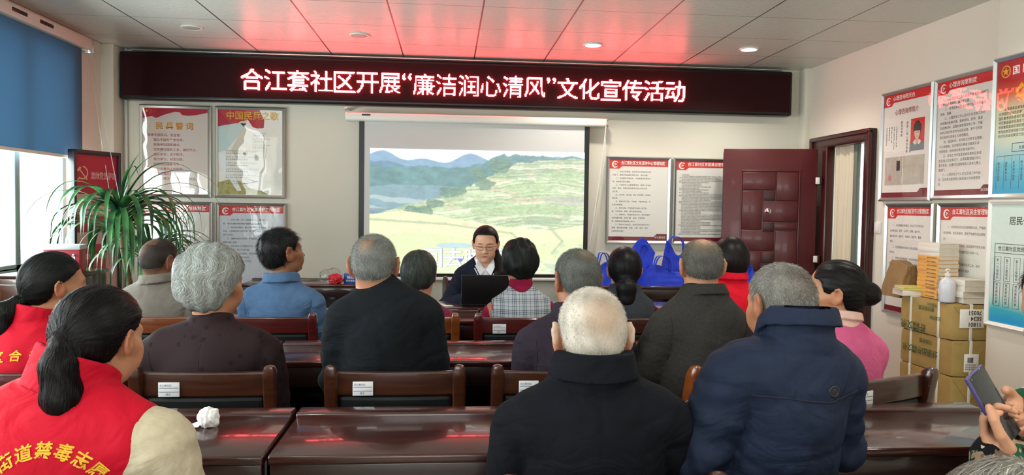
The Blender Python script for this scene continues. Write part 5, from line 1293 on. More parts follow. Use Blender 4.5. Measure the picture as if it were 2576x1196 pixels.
def hair_build(H, style, parent, rng):
    """style: dict(kind, t, low, c1, c2, ...). Everything in the head frame, then moved by H."""
    fine = style.get('res', .0045)
    zlo = style.get('zlo', -.14); ylo = style.get('ylo', -.16)
    X = axis(-.15, .15, fine); Y = axis(ylo, .115, fine); Z = axis(zlo, .18, fine)
    F = Field(X, Y, Z)
    for q, k in CRAN: F.add(Prim(q.kind, q.c, np.array(q.r), R=None), k)
    x, y, z = F.co(); t = style.get('t', .008)
    tt = t+0*x+0*y+0*z
    for (c, rr_, dt) in style.get('bulge', ()): tt = tt+dt*np.exp(-(((x-c[0])/rr_)**2+((y-c[1])/rr_)**2+((z-c[2])/rr_)**2))
    if 'wave' in style:
        a_, sc_ = style['wave']; g = waves((x+0*y+0*z, y+0*x+0*z, z+0*x+0*y), sc_, style.get('seed', 1)); tt = tt+a_*g
    F.d = F.d-tt.astype(np.float32)
    # lower edge of the hair as a height over y, front edge as a limit over z
    ys_, zs_ = zip(*style['low']); zl = np.interp(Y, ys_, zs_)[None, :, None]
    zfs, yfs = zip(*style.get('front', ((-.2, .03), (.03, .058), (.07, .066), (.10, .05), (.13, .02)))); yf = np.interp(Z, zfs, yfs)[None, None, :]
    ed = waves((x*1+0*y+0*z, y+0*x+0*z, z+0*x+0*y), 90, 5, 6)*style.get('edge', .002)
    cut = np.maximum((zl-z), (y-yf))*.9+ed
    if style.get('part'): pass
    F.d = np.maximum(F.d, cut.astype(np.float32))
    bald = style.get('bald')
    if bald:
        (bx, by, bz), br = bald; db = br-np.sqrt((x-bx)**2+(y-by)**2+(z-bz)**2)+waves((x+0*y+0*z, y+0*x+0*z, z+0*x+0*y), 120, 3, 6)*.006
        F.d = np.maximum(F.d, (db*.25-.0).astype(np.float32)) if style.get('bald_hard') else F.d+np.clip(db*.25, 0, .008).astype(np.float32)
    for q, k in style.get('extra', ()): F.add(q, k)
    if 'grooves' in style:
        # combed grooves running along the flow: waves in an angle around the gathering point
        gx, gy, gz = style['tie']; amp, m_ = style['grooves']
        ang = np.arctan2(z-gz+0*x+0*y, x-gx+0*y+0*z); F.d = F.d+(amp*np.sin(ang*m_+3*waves((x+0*y+0*z, y+0*x+0*z, z+0*x+0*y), 25, 2, 5))).astype(np.float32)
    V_, Fc = F.mesh(); parts = []
    c1, c2 = np.array(lin(style['c1'])), np.array(lin(style.get('c2', style['c1'])))
    cc = (c1*.6+c2*.4)*style.get('cap_dark', .75)
    Vs, Fs, Cs = [V_], [Fc], [np.tile(cc, (len(V_), 1))*(1+.15*waves(V_, 60, 4)[:, None])]
    spot = style.get('spot')
    def spotw(P_): return np.exp(-(((P_-np.array(spot[0]))/np.array(spot[1]))**2).sum(1))
    if spot:
        w_ = np.clip(1.4*spotw(V_), 0, 1)[:, None]*spot[3]; Cs[0] = Cs[0]*(1-w_)+np.array(lin(spot[2]))*w_
    # strands
    ns = style.get('n', 3000)
    if ns:
        tri = V_[Fc]; c_ = tri.mean(1); ar = np.linalg.norm(np.cross(tri[:, 2]-tri[:, 0], tri[:, 3]-tri[:, 1]), axis=1)
        nn = np.cross(tri[:, 2]-tri[:, 0], tri[:, 3]-tri[:, 1]); nn /= np.linalg.norm(nn, axis=1, keepdims=True)+1e-9
        if np.mean((nn*F.grad(c_)).sum(1)) < 0: nn = -nn
        ok = F.sample(c_+nn*.004) > 0
        # roots only on the outer side
        inside = sum(((c_[:, i]-CRAN[0][0].c[i])/(CRAN[0][0].r[i]-.004))**2 for i in range(3)) > 1
        pr = ar*ok*inside
        if spot: pr = pr*(1-.8*spot[3]*np.clip(spotw(c_), 0, 1))
        pr /= pr.sum(); id_ = rng.choice(len(c_), ns, p=pr)
        R0 = c_[id_]+rng.normal(size=(ns, 3))*fine*.35; N0 = F.grad(R0)
        fl = style['flow']
        v, f, c = ribbons(R0, N0, fl, F, style.get('L', .02), style.get('nseg', 3), style.get('w', .0009), rng, style.get('lift', .3), style.get('hold', True), c1, c2, style.get('jit', .2), style.get('off', .0012), style.get('droop', 0))
        if spot: w_ = np.clip(1.2*spotw(v), 0, 1)[:, None]*spot[3]*.7; c = c*(1-w_)+np.array(lin(spot[2]))*w_
        Fs.append(f+len(V_)); Vs.append(v); Cs.append(c)
    V_ = np.concatenate(Vs); Fc = np.concatenate(Fs); C_ = np.concatenate(Cs)
    o = mesh_np('hair', H.pts(V_), Fc, M[style.get('mat', 'hair')], parent, cols=np.clip(C_, 0, 1))
    return o, F

def whorl(cx, cy, cz, side=.5):
    c = np.array((cx, cy, cz))
    def fl(P):
        d = P-c; d = d/(np.linalg.norm(d, axis=1, keepdims=True)+1e-9); d[:, 2] -= .35
        t_ = np.stack([-d[:, 1], d[:, 0], 0*d[:, 0]], 1)*side; return d+t_
    return fl
def toward(t, extra=(0, 0, 0)):
    t = np.array(t)
    def fl(P):
        d = t-P; d = d/(np.linalg.norm(d, axis=1, keepdims=True)+1e-9); return d+np.array(extra)
    return fl
def tail_flow(t, x_ax=None):
    t = np.array(t)
    def fl(P):
        d = t-P; dn = np.linalg.norm(d, axis=1, keepdims=True); d = d/(dn+1e-9)
        below = ((P[:, 2] < t[2]+.004) & (P[:, 1] < t[1]+.045))[:, None] & (np.linalg.norm(P-t, axis=1, keepdims=True) < 9)
        return np.where(below, np.array((0, -.08, -1.0)), d)
    return fl
SHORT_LOW = ((-.14, -.082), (-.06, -.078), (-.038, -.055), (-.030, .0), (-.012, .030), (.006, .014), (.014, -.012), (.026, -.012), (.036, .028), (.055, .055), (.09, .08))
BOB_LOW = ((-.14, -.105), (-.06, -.105), (-.02, -.095), (.02, -.085), (.040, -.06), (.055, .02), (.075, .07))
BACK_LOW = ((-.14, -.075), (-.06, -.070), (-.035, -.040), (-.022, .010), (.0, .024), (.02, .030), (.035, .042), (.05, .060), (.09, .085))

def person(label, group, head, yaw=0.0, hyaw=0.0, hpitch=0.0, hroll=0.0, hs=1.0, sw=.165, bulk=1.0, lean=.03, zs=None, slope=.055, female=False, skin='#c08a68', hair=None, wear=None, trousers='#20222a', arms=None, age=0, fit=.016, res=.0085, hand_res=.0075, head_res=.0042, jaw=1.0, hump=0.0, neck=.056, fold=1.0, legs=True, name='person', leanx=0.0, nby=0.0, belly=1.0, hands=None, face=None, shoes='#1a1a1a', cuff=.0, ears=True):
    """head = world position of the point between the ears at eye level"""
    hx, hy, hz = head
    cy_, sy_ = math.cos(yaw), math.sin(yaw); off = Vector((leanx*cy_+lean*sy_, -leanx*sy_+lean*cy_))
    root = empty(name, (hx-off.x, hy-off.y, 0), -yaw, label, 'person', group)
    zs = zs if zs is not None else hz-.165
    H = Frame((leanx, lean, hz), hyaw, hpitch, hroll, hs)
    seat = .53
    bk = bulk
    tors = [(ell((0, .0, zs-.115), (.150*bk*(.5+.5*sw/.165), .100*bk, .175)), .05), (ell((0, -.030-hump, zs-.085), (.118*(sw/.150), .070+hump*.3, .105)), .05),
            (ell((0, .022, (zs+seat)/2-.03), (.150*bk*belly, .115*bk*belly, .17)), .06), (ell((0, .015, seat+.015), (.168*bk, .125*bk, .115)), .06)]
    NB = np.array((leanx*.45, -.006+lean*.3+nby, zs+.055))
    NH = H.p((0, -.022, -.062))
    tors += [(cap((-sw, -.008, zs-slope+.004), (sw, -.008, zs-slope+.004), .042*math.sqrt(bk)), .04)]
    for s in (-1, 1): tors.append((cap(NB+np.array((s*.040, -.014, -.030)), (s*sw*.85, -.012, zs-slope+.008), .036, .040), .05))
    A = arms or {}
    arm = {}
    for s in (-1, 1):
        k = 'l' if s < 0 else 'r'; a = A.get(k, {})
        S_ = np.array(a.get('s', (s*(sw+.016), -.004, zs-slope-.006))); E_ = np.array(a.get('e', (s*(sw+.044), .06, zs-.285))); W_ = np.array(a.get('w', (s*.085, .245, .665)))
        arm[k] = (S_, E_, W_)
    hips = {}
    for s in (-1, 1): hips[s] = (np.array((s*.088, .02, seat)), np.array((s*.115, .42, .505)), np.array((s*.115, .40, .085)))
    def grow(F, t, parts, rs=1.0):
        for q, k in parts:
            if q.kind == 'cap': F.add(cap(q.c, q.k['b'], q.r[0]*rs+t, q.r[1]*rs+t), k)
            else: F.add(ell(q.c, np.array(q.r)+t, q.k.get('R')), k)
    def arm_parts(k, end=1.0, sl=1.0):
        S_, E_, W_ = arm[k]; W2 = E_+(W_-E_)*end
        return [(cap(S_, E_, .043*sl, .038*sl), .03), (cap(E_, W2, .040*sl, .030*sl), .025)]
    # ---------------- body: one surface from head to feet
    hp = H.t; hn = []
    for k in 'lr':
        S_, E_, W_ = arm[k]; hn.append(W_)
    hh = hands or {}
    fx = [(leanx-.118, leanx+.118, head_res)]; fy = [(lean-.13, lean+.135, head_res)]; fz = [(hz-.135, hz+.14, head_res)]
    for k in 'lr':
        w_ = arm[k][2]; hr = hh.get(k, {}).get('res', hand_res)
        if hh.get(k, {}).get('show', True):
            fx.append((w_[0]-.09, w_[0]+.09, hr)); fy.append((w_[1]-.06, w_[1]+.19, hr)); fz.append((w_[2]-.09, w_[2]+.09, hr))
    ex = max(.30, max(abs(v[0]) for k in 'lr' for v in arm[k])+.10); ey = max(.62, max(v[1] for k in 'lr' for v in arm[k])+.22)
    F = Field(axis(-ex, ex, .016, fx), axis(-.30, ey, .016, fy), axis(-.01, hz+.16, .018, fz))
    grow(F, 0, tors)
    for k in 'lr': grow(F, 0, arm_parts(k))
    for s in (-1, 1):
        a_, b_, c_ = hips[s]
        for q, k in ((cap(a_, b_, .080*bk**.5, .058), .05), (cap(b_, c_, .055, .038), .02), (cap(c_+np.array((0, -.03, -.045)), c_+np.array((s*.02, .12, -.06)), .032, .026), .03)): F.add(q, k)
    F.add(cap(NB, NH, neck*1.06, neck*.98), .03)
    hq, hsub, eyes, earp, esub = head_ops(female, ears, age, jaw, .95 if female else 1.22)
    for q, k in hq: F.add(H.prim(q), k*hs)
    for q, k in hsub: F.sub(H.prim(q), k*hs)
    for q, k in eyes: F.add(H.prim(q), k*hs)
    for q, k in earp: F.add(H.prim(q), k*hs)
    for q, k in esub: F.sub(H.prim(q), k*hs)
    for i, k in enumerate('lr'):
        s = -1 if k == 'l' else 1; S_, E_, W_ = arm[k]; h_ = hh.get(k, {})
        fwd = h_.get('f', (-s*.35, .9, -.12)); nrm = h_.get('n', (s*.15, .1, 1))
        for q, kk in hand_ops(W_, fwd, nrm, h_.get('side', 1 if k == 'l' else 1)*(1 if k == 'l' else -1)*1.0, h_.get('curl', .45), h_.get('spread', .12), h_.get('s', .92 if female else 1.0), h_.get('thumb')): F.add(q, kk)
    V_, Fc = F.mesh()
    L_ = H.loc(V_); sk = np.array(lin(skin)); C_ = np.tile(sk, (len(V_), 1))
    hd = (np.abs(L_[:, 0]) < .12) & (np.abs(L_[:, 1]) < .14) & (L_[:, 2] > -.14)
    C_ *= (1+.05*waves(V_, 40, 2))[:, None]
    g = lambda c, r: np.exp(-(((L_-np.array(c))/np.array(r))**2).sum(1))
    def tint(w_, c): C_[:] = C_*(1-w_[:, None])+np.array(lin(c))*w_[:, None]
    for s in (-1, 1):
        tint(.35*g((s*.088, -.012, 0), (.014, .03, .04)), '#b5523f'); tint(.25*g((s*.045, .06, -.03), (.022, .03, .02)), '#b8604d')
        if face:
            tint(np.clip(1.2*g((s*.031, .083, .0215), (.0155, .02, .0032)), 0, 1)*.85, face.get('brow', '#1b1512'))
            tint(np.clip(1.3*g((s*.031, .085, -.0035), (.0125, .012, .0016)), 0, 1)*.9, '#1a1311')
    if face: tint(np.clip(1.5*g((0, .088, -.064), (.0185, .02, .0075)), 0, 1)*.75, '#a8544c')
    else:
        for s in (-1, 1): tint(np.clip(1.2*g((s*.031, .083, .0215), (.0155, .02, .004)), 0, 1)*.6, '#3a302b'); tint(np.clip(1.2*g((s*.031, .085, -.002), (.012, .012, .003)), 0, 1)*.7, '#2a1c18')
        tint(np.clip(1.2*g((0, .088, -.064), (.018, .02, .007)), 0, 1)*.5, '#a05a4e')
    if hair and hair.get('scalp'):
        w_ = np.clip((L_[:, 2]-np.interp(L_[:, 1], *zip(*hair['low'])))/.02, 0, 1)*(L_[:, 1] < .06)*hd; tint(w_*hair.get('scalp_k', .5), hair['scalp'])
    mesh_np('body', V_, Fc, M['skin'], root, cols=np.clip(C_, 0, 1))
    # ---------------- hair
    rng = np.random.default_rng(int(abs(hx*1000)+hz*77))
    if hair: hair_build(H, hair, root, rng)
    # ---------------- clothes
    w = dict(sleeve=.93, hem=.50, collar=None, mat=None, t=fit, name='jacket', cuts=(), sl=1.12, round_neck=False)
    w.update(wear or {})
    out = dict(root=root, H=H, zs=zs, arm=arm, NB=NB, sw=sw)
    def garment(w, sleeves=True):
        t = w['t']; xm = max(.32, max(abs(v[0]) for k in 'lr' for v in arm[k])+.09) if sleeves else sw+.14
        ym = max(.30, max(v[1] for k in 'lr' for v in arm[k])+.08) if sleeves else .26
        r0_ = w.get('res', res); cf = [[], [], []]
        if w.get('collar'): cf = [[(NB[0]-.12, NB[0]+.12, .0048)], [(NB[1]-.12, NB[1]+.10, .0048)], [(NB[2]-.02, NB[2]+.13, .0042)]]
        F = Field(axis(-xm, xm, r0_, cf[0]), axis(-.31, ym, r0_, cf[1]), axis(w['hem']-.05, hz+.02, r0_, cf[2]))
        grow(F, t, tors); x, y, z = F.co(); G3_ = (x+0*y+0*z, y+0*x+0*z, z+0*x+0*y)
        # neck base of the garment
        F.add(cap(NB+np.array((0, 0, -.03)), NB+(NH-NB)*w.get('nk', .18), neck+.003+t*.5, neck+.001+t*.4), .022)
        body_d = F.d.copy()
        if sleeves:
            for k in 'lr':
                B = Field(F.X, F.Y, F.Z)
                for q, kk in arm_parts(k, w['sleeve'][k] if isinstance(w['sleeve'], dict) else w['sleeve'], w['sl']): B.add(cap(q.c, q.k['b'], q.r[0]+t, q.r[1]+t), .03)
                a, b = F.d, B.d; kk = .012; h = np.clip(.5+.5*(a-b)/kk, 0, 1); un = a*(1-h)+b*h-kk*h*(1-h)
                if w.get('seam', True):
                    e = np.abs(a-b); un = un+.0045*np.exp(-(e/.006)**2)*(np.abs(x) > sw*.6)*(a < .03)
                # gathers on the sleeve
                S_, E_, W_ = arm[k]; ax = (E_-S_)/np.linalg.norm(E_-S_); ax2 = (W_-E_)/np.linalg.norm(W_-E_)
                u = (x-S_[0])*ax[0]+(y-S_[1])*ax[1]+(z-S_[2])*ax[2]; u2 = (x-E_[0])*ax2[0]+(y-E_[1])*ax2[1]+(z-E_[2])*ax2[2]
                ne = np.exp(-(((x-E_[0])**2+(y-E_[1])**2+(z-E_[2])**2)/.11**2)); nw_ = np.exp(-(((x-W_[0])**2+(y-W_[1])**2+(z-W_[2])**2)/.10**2))
                wv = np.sin(u*95+2.2*waves(G3_, 14, 3, 6)); wv2 = np.sin(u2*110+2.2*waves(G3_, 14, 8, 6))
                onarm = np.clip((a-b)/.02, 0, 1); un = un+fold*onarm*(.0042*wv*(.3+ne)+.0036*wv2*(.25+nw_))
                F.d = un.astype(np.float32)
        # hanging folds on the trunk
        f1 = waves(G3_, (9), 11+int(hx*50) % 40, 7); f2 = np.sin(x*26+z*16*np.sign(x)+3.0*waves(G3_, 6, 12, 6))
        low = np.clip((zs-.06-z)/.25, 0, 1)
        def ridge(sc_, sd): n_ = waves(G3_, sc_, sd, 6); return np.exp(-(n_/.10)**2)
        sd0 = int(abs(hx)*97) % 50
        warp = np.exp(-((np.abs(x)-sw*.95)/.09)**2)*np.exp(-((z-(zs-.16))/.14)**2)
        F.d = F.d+(fold*(.0040*ridge(7, 31+sd0)*(.35+.65*low)+.0045*ridge(13, 61+sd0)*warp)).astype(np.float32)
        F.d = F.d+(fold*(.0050*f1+.0065*f2*low*np.exp(-(np.maximum(0, y)/.3)**2))).astype(np.float32)
        for c in w['cuts']: F.d = F.d+c(x, y, z, zs).astype(np.float32)
        col = w.get('collar')
        if col:
            # standing or turned-down collar band round the neck
            ch, cr, tilt, th = col.get('h', .045), col.get('r', neck+.014), col.get('tilt', .35), col.get('th', .007)
            ax = NH-NB; ax = ax/np.linalg.norm(ax)*(1-col.get('up', .5))+np.array((0, 0, col.get('up', .5))); ax = ax/np.linalg.norm(ax); c0 = NB+np.array((0, col.get('y', -.002), col.get('z', .014)))
            px, py, pz = x-c0[0], y-c0[1], z-c0[2]; u = px*ax[0]+py*ax[1]+pz*ax[2]
            rx, ry, rz_ = px-u*ax[0], py-u*ax[1], pz-u*ax[2]; rad = np.sqrt(rx*rx+ry*ry*.92+rz_*rz_)
            cone = cr-u*tilt*.4; up = ch*(1-.45*np.clip(py/.06, -.2, 1)); band = np.maximum(np.abs(rad-cone)-th, np.maximum(u-up, -.035-u))
            if col.get('open', True): band = np.maximum(band, (py-np.clip(.055-np.abs(px)*.2, 0, 1)))
            a, b = F.d, band.astype(np.float32); kk = .006; h = np.clip(.5+.5*(a-b)/kk, 0, 1); F.d = (a*(1-h)+b*h-kk*h*(1-h)).astype(np.float32)
            if col.get('fold'):
                cone2 = cr+.007+np.clip(up-u, 0, 1)*col.get('flare', .22); band = np.maximum(np.abs(rad-cone2)-th*.8, np.maximum(u-up*1.0, up*1.0-col['fold']-u)); band = np.maximum(band, (py-.05))
                b = band.astype(np.float32); kk = .010; a = F.d; h = np.clip(.5+.5*(a-b)/kk, 0, 1); F.d = (a*(1-h)+b*h-kk*h*(1-h)).astype(np.float32)
        hemz = w['hem']+.004*np.sin(x*30)
        F.d = np.maximum(F.d, (hemz-z)).astype(np.float32)
        if w.get('armhole'):
            ah = w['armhole']; F.d = np.maximum(F.d, ((np.abs(x)-(ah+.10*np.clip((zs-.02-z)/.2, 0, 1)**1.5+.02*np.clip((z-zs)/.05, 0, 1)))*1.0).astype(np.float32))
        V_, Fc = F.mesh(4); o = mesh_np(w['name'], V_, Fc, w['mat'], root)
        return o, F
    o, GF = garment(w, w.get('sleeves', True)); out['garment'] = o; out['GF'] = GF
    if wear and wear.get('under'):
        w2 = dict(w); w2.update(dict(cuts=(), collar=None, armhole=None, sleeves=True, t=w['t']-.006, name='shirt')); w2.update(wear['under']); o2, _ = garment(w2, True); out['under'] = o2
    if legs:
        F = Field(axis(-.26, .26, .013), axis(-.22, .56, .013), axis(.03, .72, .013)); t = .012
        grow(F, t, tors[2:4])
        for s in (-1, 1):
            a_, b_, c_ = hips[s]; F.add(cap(a_, b_, .083*bk**.5+t, .062+t), .04); F.add(cap(b_, c_+np.array((0, 0, .0)), .060+t, .055+t), .02)
        x, y, z = F.co(); F.d = F.d+(.003*waves((x+0*y+0*z, y+0*x+0*z, z+0*x+0*y), 24, 4, 6)).astype(np.float32)
        F.d = np.maximum(F.d, (z-.70)); V_, Fc = F.mesh(); mesh_np('trousers', V_, Fc, mat('trousers', trousers, .8, .2), root)
        for s in (-1, 1):
            c_ = hips[s][2]; F = Field(axis(c_[0]-.08, c_[0]+.08, .009), axis(c_[1]-.13, c_[1]+.22, .009), axis(-.004, .13, .009))
            F.add(cap(c_+np.array((0, -.04, -.045)), c_+np.array((s*.02, .125, -.055)), .044, .038), .02); F.add(cap(c_+np.array((0, -.01, -.03)), c_+np.array((0, .0, .01)), .045, .042), .02)
            x, y, z = F.co(); F.d = np.maximum(F.d, (.001-z)+0*x+0*y).astype(np.float32); V_, Fc = F.mesh(); mesh_np('shoe', V_, Fc, mat('shoe', shoes, .5), root)
    return out
def wrap_text(out, items, m, name='lettering', off=.0015):
    """writing printed on the back of a garment: items = (character, x, z, size, turn)"""
    F = out['GF']; mb = []
    Vs = []; Fs = []; base = 0
    for ch, cx, cz, sz, rot in items:
        v, f = glyphs(ch, .02)
        c0 = (v.min(0)+v.max(0))/2; p = (v-c0)*sz; ca, sa = math.cos(rot), math.sin(rot); p = np.stack([p[:, 0]*ca-p[:, 1]*sa, p[:, 0]*sa+p[:, 1]*ca], 1)
        Vs.append(np.stack([p[:, 0]+cx, p[:, 1]+cz], 1)); Fs += [tuple(i+base for i in q) for q in f]; base += len(v)
    P = np.concatenate(Vs); Y_ = np.full(len(P), -.30); done = np.zeros(len(P), bool)
    for yv in np.arange(-.30, .1, .002):
        s_ = F.sample(np.stack([P[:, 0], np.full(len(P), yv), P[:, 1]], 1)); hit = (~done) & (s_ < 0); Y_[hit] = yv-.001; done |= hit
    V_ = np.stack([P[:, 0], Y_-off, P[:, 1]], 1)
    mb = MB(); mb.add([tuple(v) for v in V_], Fs); return mb.obj(name, m, out['garment'])

def on_surface(out, XZ, front=False, off=.0008):
    F = out['GF']; P = np.array(XZ, float); Y_ = np.full(len(P), .0); done = np.zeros(len(P), bool)
    rng_ = np.arange(-.30, .12, .0015) if not front else np.arange(.26, -.1, -.0015)
    for yv in rng_:
        s_ = F.sample(np.stack([P[:, 0], np.full(len(P), yv), P[:, 1]], 1)); hit = (~done) & (s_ < 0); Y_[hit] = yv; done |= hit
    return [(a, y-(off if not front else -off), b) for (a, b), y in zip(P, Y_)]
def seam_line(out, XZ, m, r=.0014, name='seam'):
    """stitched seam lying on the back of a garment"""
    pts = []
    for i in range(len(XZ)-1):
        n = max(2, int(math.dist(XZ[i], XZ[i+1])/.012))
        for k in range(n): t = k/n; pts.append((XZ[i][0]*(1-t)+XZ[i+1][0]*t, XZ[i][1]*(1-t)+XZ[i+1][1]*t))
    pts.append(XZ[-1]); mb = MB(); mb.tube(on_surface(out, pts), r, 5); return mb.obj(name, m, out['garment'])
def back_seams(out, m, centre=True, yoke=None, arm=True, sag=.012):
    zs, sw = out['zs'], out['sw']
    if centre: seam_line(out, [(0, zs+.02), (.002, zs-.15), (0, zs-.36)], m)
    if yoke is not None: seam_line(out, [(-sw-.024, zs+yoke), (-sw*.4, zs+yoke-sag*.3), (sw*.35, zs+yoke-sag), (sw+.024, zs+yoke+.004)], m, .0022, 'yoke_seam')
    if arm:
        for s in (-1, 1): seam_line(out, [(s*(sw+.030), zs-.012), (s*(sw+.026), zs-.06), (s*(sw+.024), zs-.12), (s*(sw+.034), zs-.18)], m, .0014, 'armhole_seam')
def cloth(name, c, c2=None, rough=.85, sc=200, bs=.3, nscale=30, sheen=.0, wr=.5):
    m = mat(name, c, rough, .15, noise=(nscale, c2 or c, .3), bump=(sc, bs, .0012), sheen=sheen)
    nt = m.node_tree; N, L = nt.nodes, nt.links; b = N['Principled BSDF']; fine = b.inputs['Normal'].links[0].from_node
    tc = N.new('ShaderNodeTexCoord'); mp = N.new('ShaderNodeMapping'); mp.inputs['Scale'].default_value = (1.0, 1.0, 1.6); n = N.new('ShaderNodeTexNoise')
    n.inputs['Scale'].default_value = 7; n.inputs['Detail'].default_value = 3.5; n.inputs['Roughness'].default_value = .42; n.inputs['Distortion'].default_value = 1.4
    L.new(tc.outputs['Object'], mp.inputs[0]); L.new(mp.outputs[0], n.inputs['Vector'])
    bp = N.new('ShaderNodeBump'); bp.inputs['Strength'].default_value = wr; bp.inputs['Distance'].default_value = .03; L.new(n.outputs['Fac'], bp.inputs['Height'])
    L.new(bp.outputs[0], fine.inputs['Normal']); return m
GA = 'seated audience'
short = dict(low=SHORT_LOW, t=.007, n=5000, L=.012, nseg=2, hold=False, lift=.48, w=.0008, mat='hair_short', jit=.25, flow=whorl(0, -.055, .115))
def crease(z0, amp, w_, bend=0.0, side=0.0):
    return lambda x, y, z, zs: amp*np.exp(-(((z-(zs+z0)-bend*x*x-side*x)/w_)**2))*(y < .02)
def step(z0, amp, bend=0.0):
    return lambda x, y, z, zs: -amp/(1+np.exp(-np.clip((z-(zs+z0)-bend*x*x)/.0025, -40, 40)))*(y < .03)
def vseam(x0, amp, w_=.004):
    return lambda x, y, z, zs: amp*np.exp(-((x-x0)/w_)**2)*(y < 0)

# --- nearest row
person('white-haired balding man in a black coat, seated with his back to us in the middle', GA, (.328, 1.68, 1.088), hpitch=-.10, sw=0.14, bulk=1.0, lean=.03, zs=0.938, slope=0.04, skin='#c08f70', neck=.058, hs=0.94,
    hair=dict(short, spot=((.01, -.10, .05), (.05, .05, .05), '#b0937a', .75), c1='#dcd6cb', c2='#aca397', n=15000, L=.0048, t=.0028, lift=.5, w=.0007, scalp='#d0bfae', scalp_k=.6, cap_dark=.95),
    wear=dict(mat=cloth('black_wool', '#0b0d13', '#10121a'), collar=dict(h=.052, r=.078, tilt=.3, fold=.058), t=.02, cuts=(vseam(0, .003, .005),)), res=.0075)
NV = mat('dark_navy_thread', '#0c1120', .8)
P = person('grey-haired man in a navy blue jacket with a round badge on its back', GA, (.816, 1.78, 1.148), yaw=-.12, hyaw=-.18, hpitch=-.10, sw=0.104, bulk=0.85, lean=0.11, zs=1.008, slope=0.008, skin='#b67c58', neck=.057, hs=0.85, leanx=0.05, nby=-0.04,
    hair=dict(short, spot=((.02, -.085, .06), (.05, .04, .05), '#4a3c32', .75), c1='#5a554f', c2='#b9b6ae', n=15000, L=.008, t=.006, bald=((-.01, -.03, .13), .03), scalp='#6b5a4c', scalp_k=.5),
    wear=dict(mat=cloth('navy_cotton', '#1c2436', '#222b40', .75), collar=dict(h=.062, r=.074, fold=.045, z=.030, up=.85), t=.020, cuts=(step(-.030, .004, -.3), crease(-.17, .005, .010, -.4, .12), crease(-.25, .005, .009, .3, -.2))), res=.007, fold=1.5,
    arms=dict(l=dict(e=(-.205, .02, .80), w=(-.140, .14, .86)), r=dict(e=(.165, .06, .80), w=(.10, .26, .82))), hands=dict(l=dict(f=(.28, -.25, -.5), n=(-.8, -.5, -.2))), trousers='#15161b')
back_seams(P, NV, centre=False, yoke=-.030)
b = MB(); bx_, bz_ = .045, P['zs']-.018
yb = -.3
for yv in np.arange(-.3, 0, .001):
    if P['GF'].sample(np.array([[bx_, yv, bz_]]))[0] < 0: yb = yv; break
Mx = Matrix.Translation((bx_, yb+.001, bz_)) @ Matrix.Rotation(PI/2, 4, 'X')
b.lathe([(.0135, 0), (.0135, .003), (.011, .0045), (.009, .003), (.006, .0035), (.001, .004)], 28, M=Mx); b.obj('badge', mat('dark_rubber_badge', '#14181f', .35), P['garment'])
P = person('woman with a long black ponytail in red vest and cream sleeves, by the tissue', GA, (-.700, 1.58, 1.100), yaw=.10, hyaw=0.2, hpitch=-.14, hroll=0, sw=0.178, bulk=1.05, lean=.06, leanx=.055, zs=0.962, slope=0.06, female=True, skin='#c08a6a', hs=0.87, neck=.052, res=.0075,
    hair=dict(low=BACK_LOW, t=.010, c1='#08070a', c2='#171213', n=7000, L=.075, nseg=6, w=.0011, lift=0, jit=.10, flow=tail_flow((0, -.108, -.005)), tie=(0, -.10, -.005), grooves=(.0010, 26), zlo=-.30, ylo=-.23, off=.0012, front=((-.2, .04), (.03, .055), (.07, .062), (.10, .05), (.13, .02)),
        extra=[(cap((0, -.100, -.002), (0, -.116, -.004), .020, .020), .012), (cap((0, -.116, -.004), (.012, -.128, -.055), .024, .038), .01), (cap((.012, -.128, -.055), (.020, -.118, -.125), .038, .042), .01), (cap((.020, -.118, -.125), (.022, -.105, -.205), .042, .020), .01)]),
    wear=dict(mat=cloth('red_vest_cloth', '#c8102c', '#b50d26', .7, 160, .2, 8), name='vest', collar=dict(h=.045, r=.074, tilt=-.1, th=.008), t=.024, sleeves=False, armhole=.192, cuts=(crease(-.16, .003, .02, 1.0, .2),), under=dict(mat=cloth('cream_knit', '#cbbfa6', '#b9ad93', .95, 120, .8, 60), t=.020, name='sweater', sl=1.35, seam=False)), fold=1.3,
    arms=dict(r=dict(e=(.255, .05, .62), w=(.12, .24, .64)), l=dict(e=(-.25, .05, .62), w=(-.12, .24, .64))))
it = []
for i, ch in enumerate('合江街道禁毒志愿者'):
    a = (i-4)*.31; rr_ = .109; it.append((ch, .052+rr_*math.sin(a), P['zs']-.032-rr_*(1-math.cos(a)), .030, -a*.9))
wrap_text(P, it, M['yellow_print'])
# --- second row
P = person('woman with a low ponytail in red vest beside the window, second row', GA, (-1.323, 2.660, 1.089), yaw=.15, hyaw=0.72, hpitch=-.02, sw=0.14, bulk=1.0, lean=.05, leanx=.07, zs=0.908, female=True, skin='#bd8462', neck=.052, slope=0.06, hs=0.93,
    hair=dict(low=BACK_LOW, t=.011, c1='#0c0e0d', c2='#1a1d1c', n=5000, L=.07, nseg=6, w=.0013, lift=0, jit=.10, flow=tail_flow((0, -.112, -.045)), tie=(0, -.10, -.045), grooves=(.0008, 26), zlo=-.26, ylo=-.25,
        extra=[(cap((0, -.095, -.045), (0, -.125, -.055), .020, .020), .012), (cap((0, -.125, -.055), (0, -.160, -.085), .024, .037), .01), (cap((0, -.160, -.085), (0, -.165, -.150), .037, .030), .01)]),
    wear=dict(mat=cloth('red_vest_cloth', '#c8102c', '#b50d26', .7, 160, .2, 8), name='vest', collar=dict(h=.045, r=.070, tilt=-.1, th=.007), t=.022, sleeves=False, armhole=.16, under=dict(mat=cloth('red_sweater', '#a81628', '#90121f'), t=.014, name='sweater')))
it = [(ch, -.055+.052*i, P['zs']-.055+.030*math.sin((i+.4)/4.8*PI), .036, (2-i)*.13) for i, ch in enumerate('社区合江')]
wrap_text(P, it, M['yellow_print'])
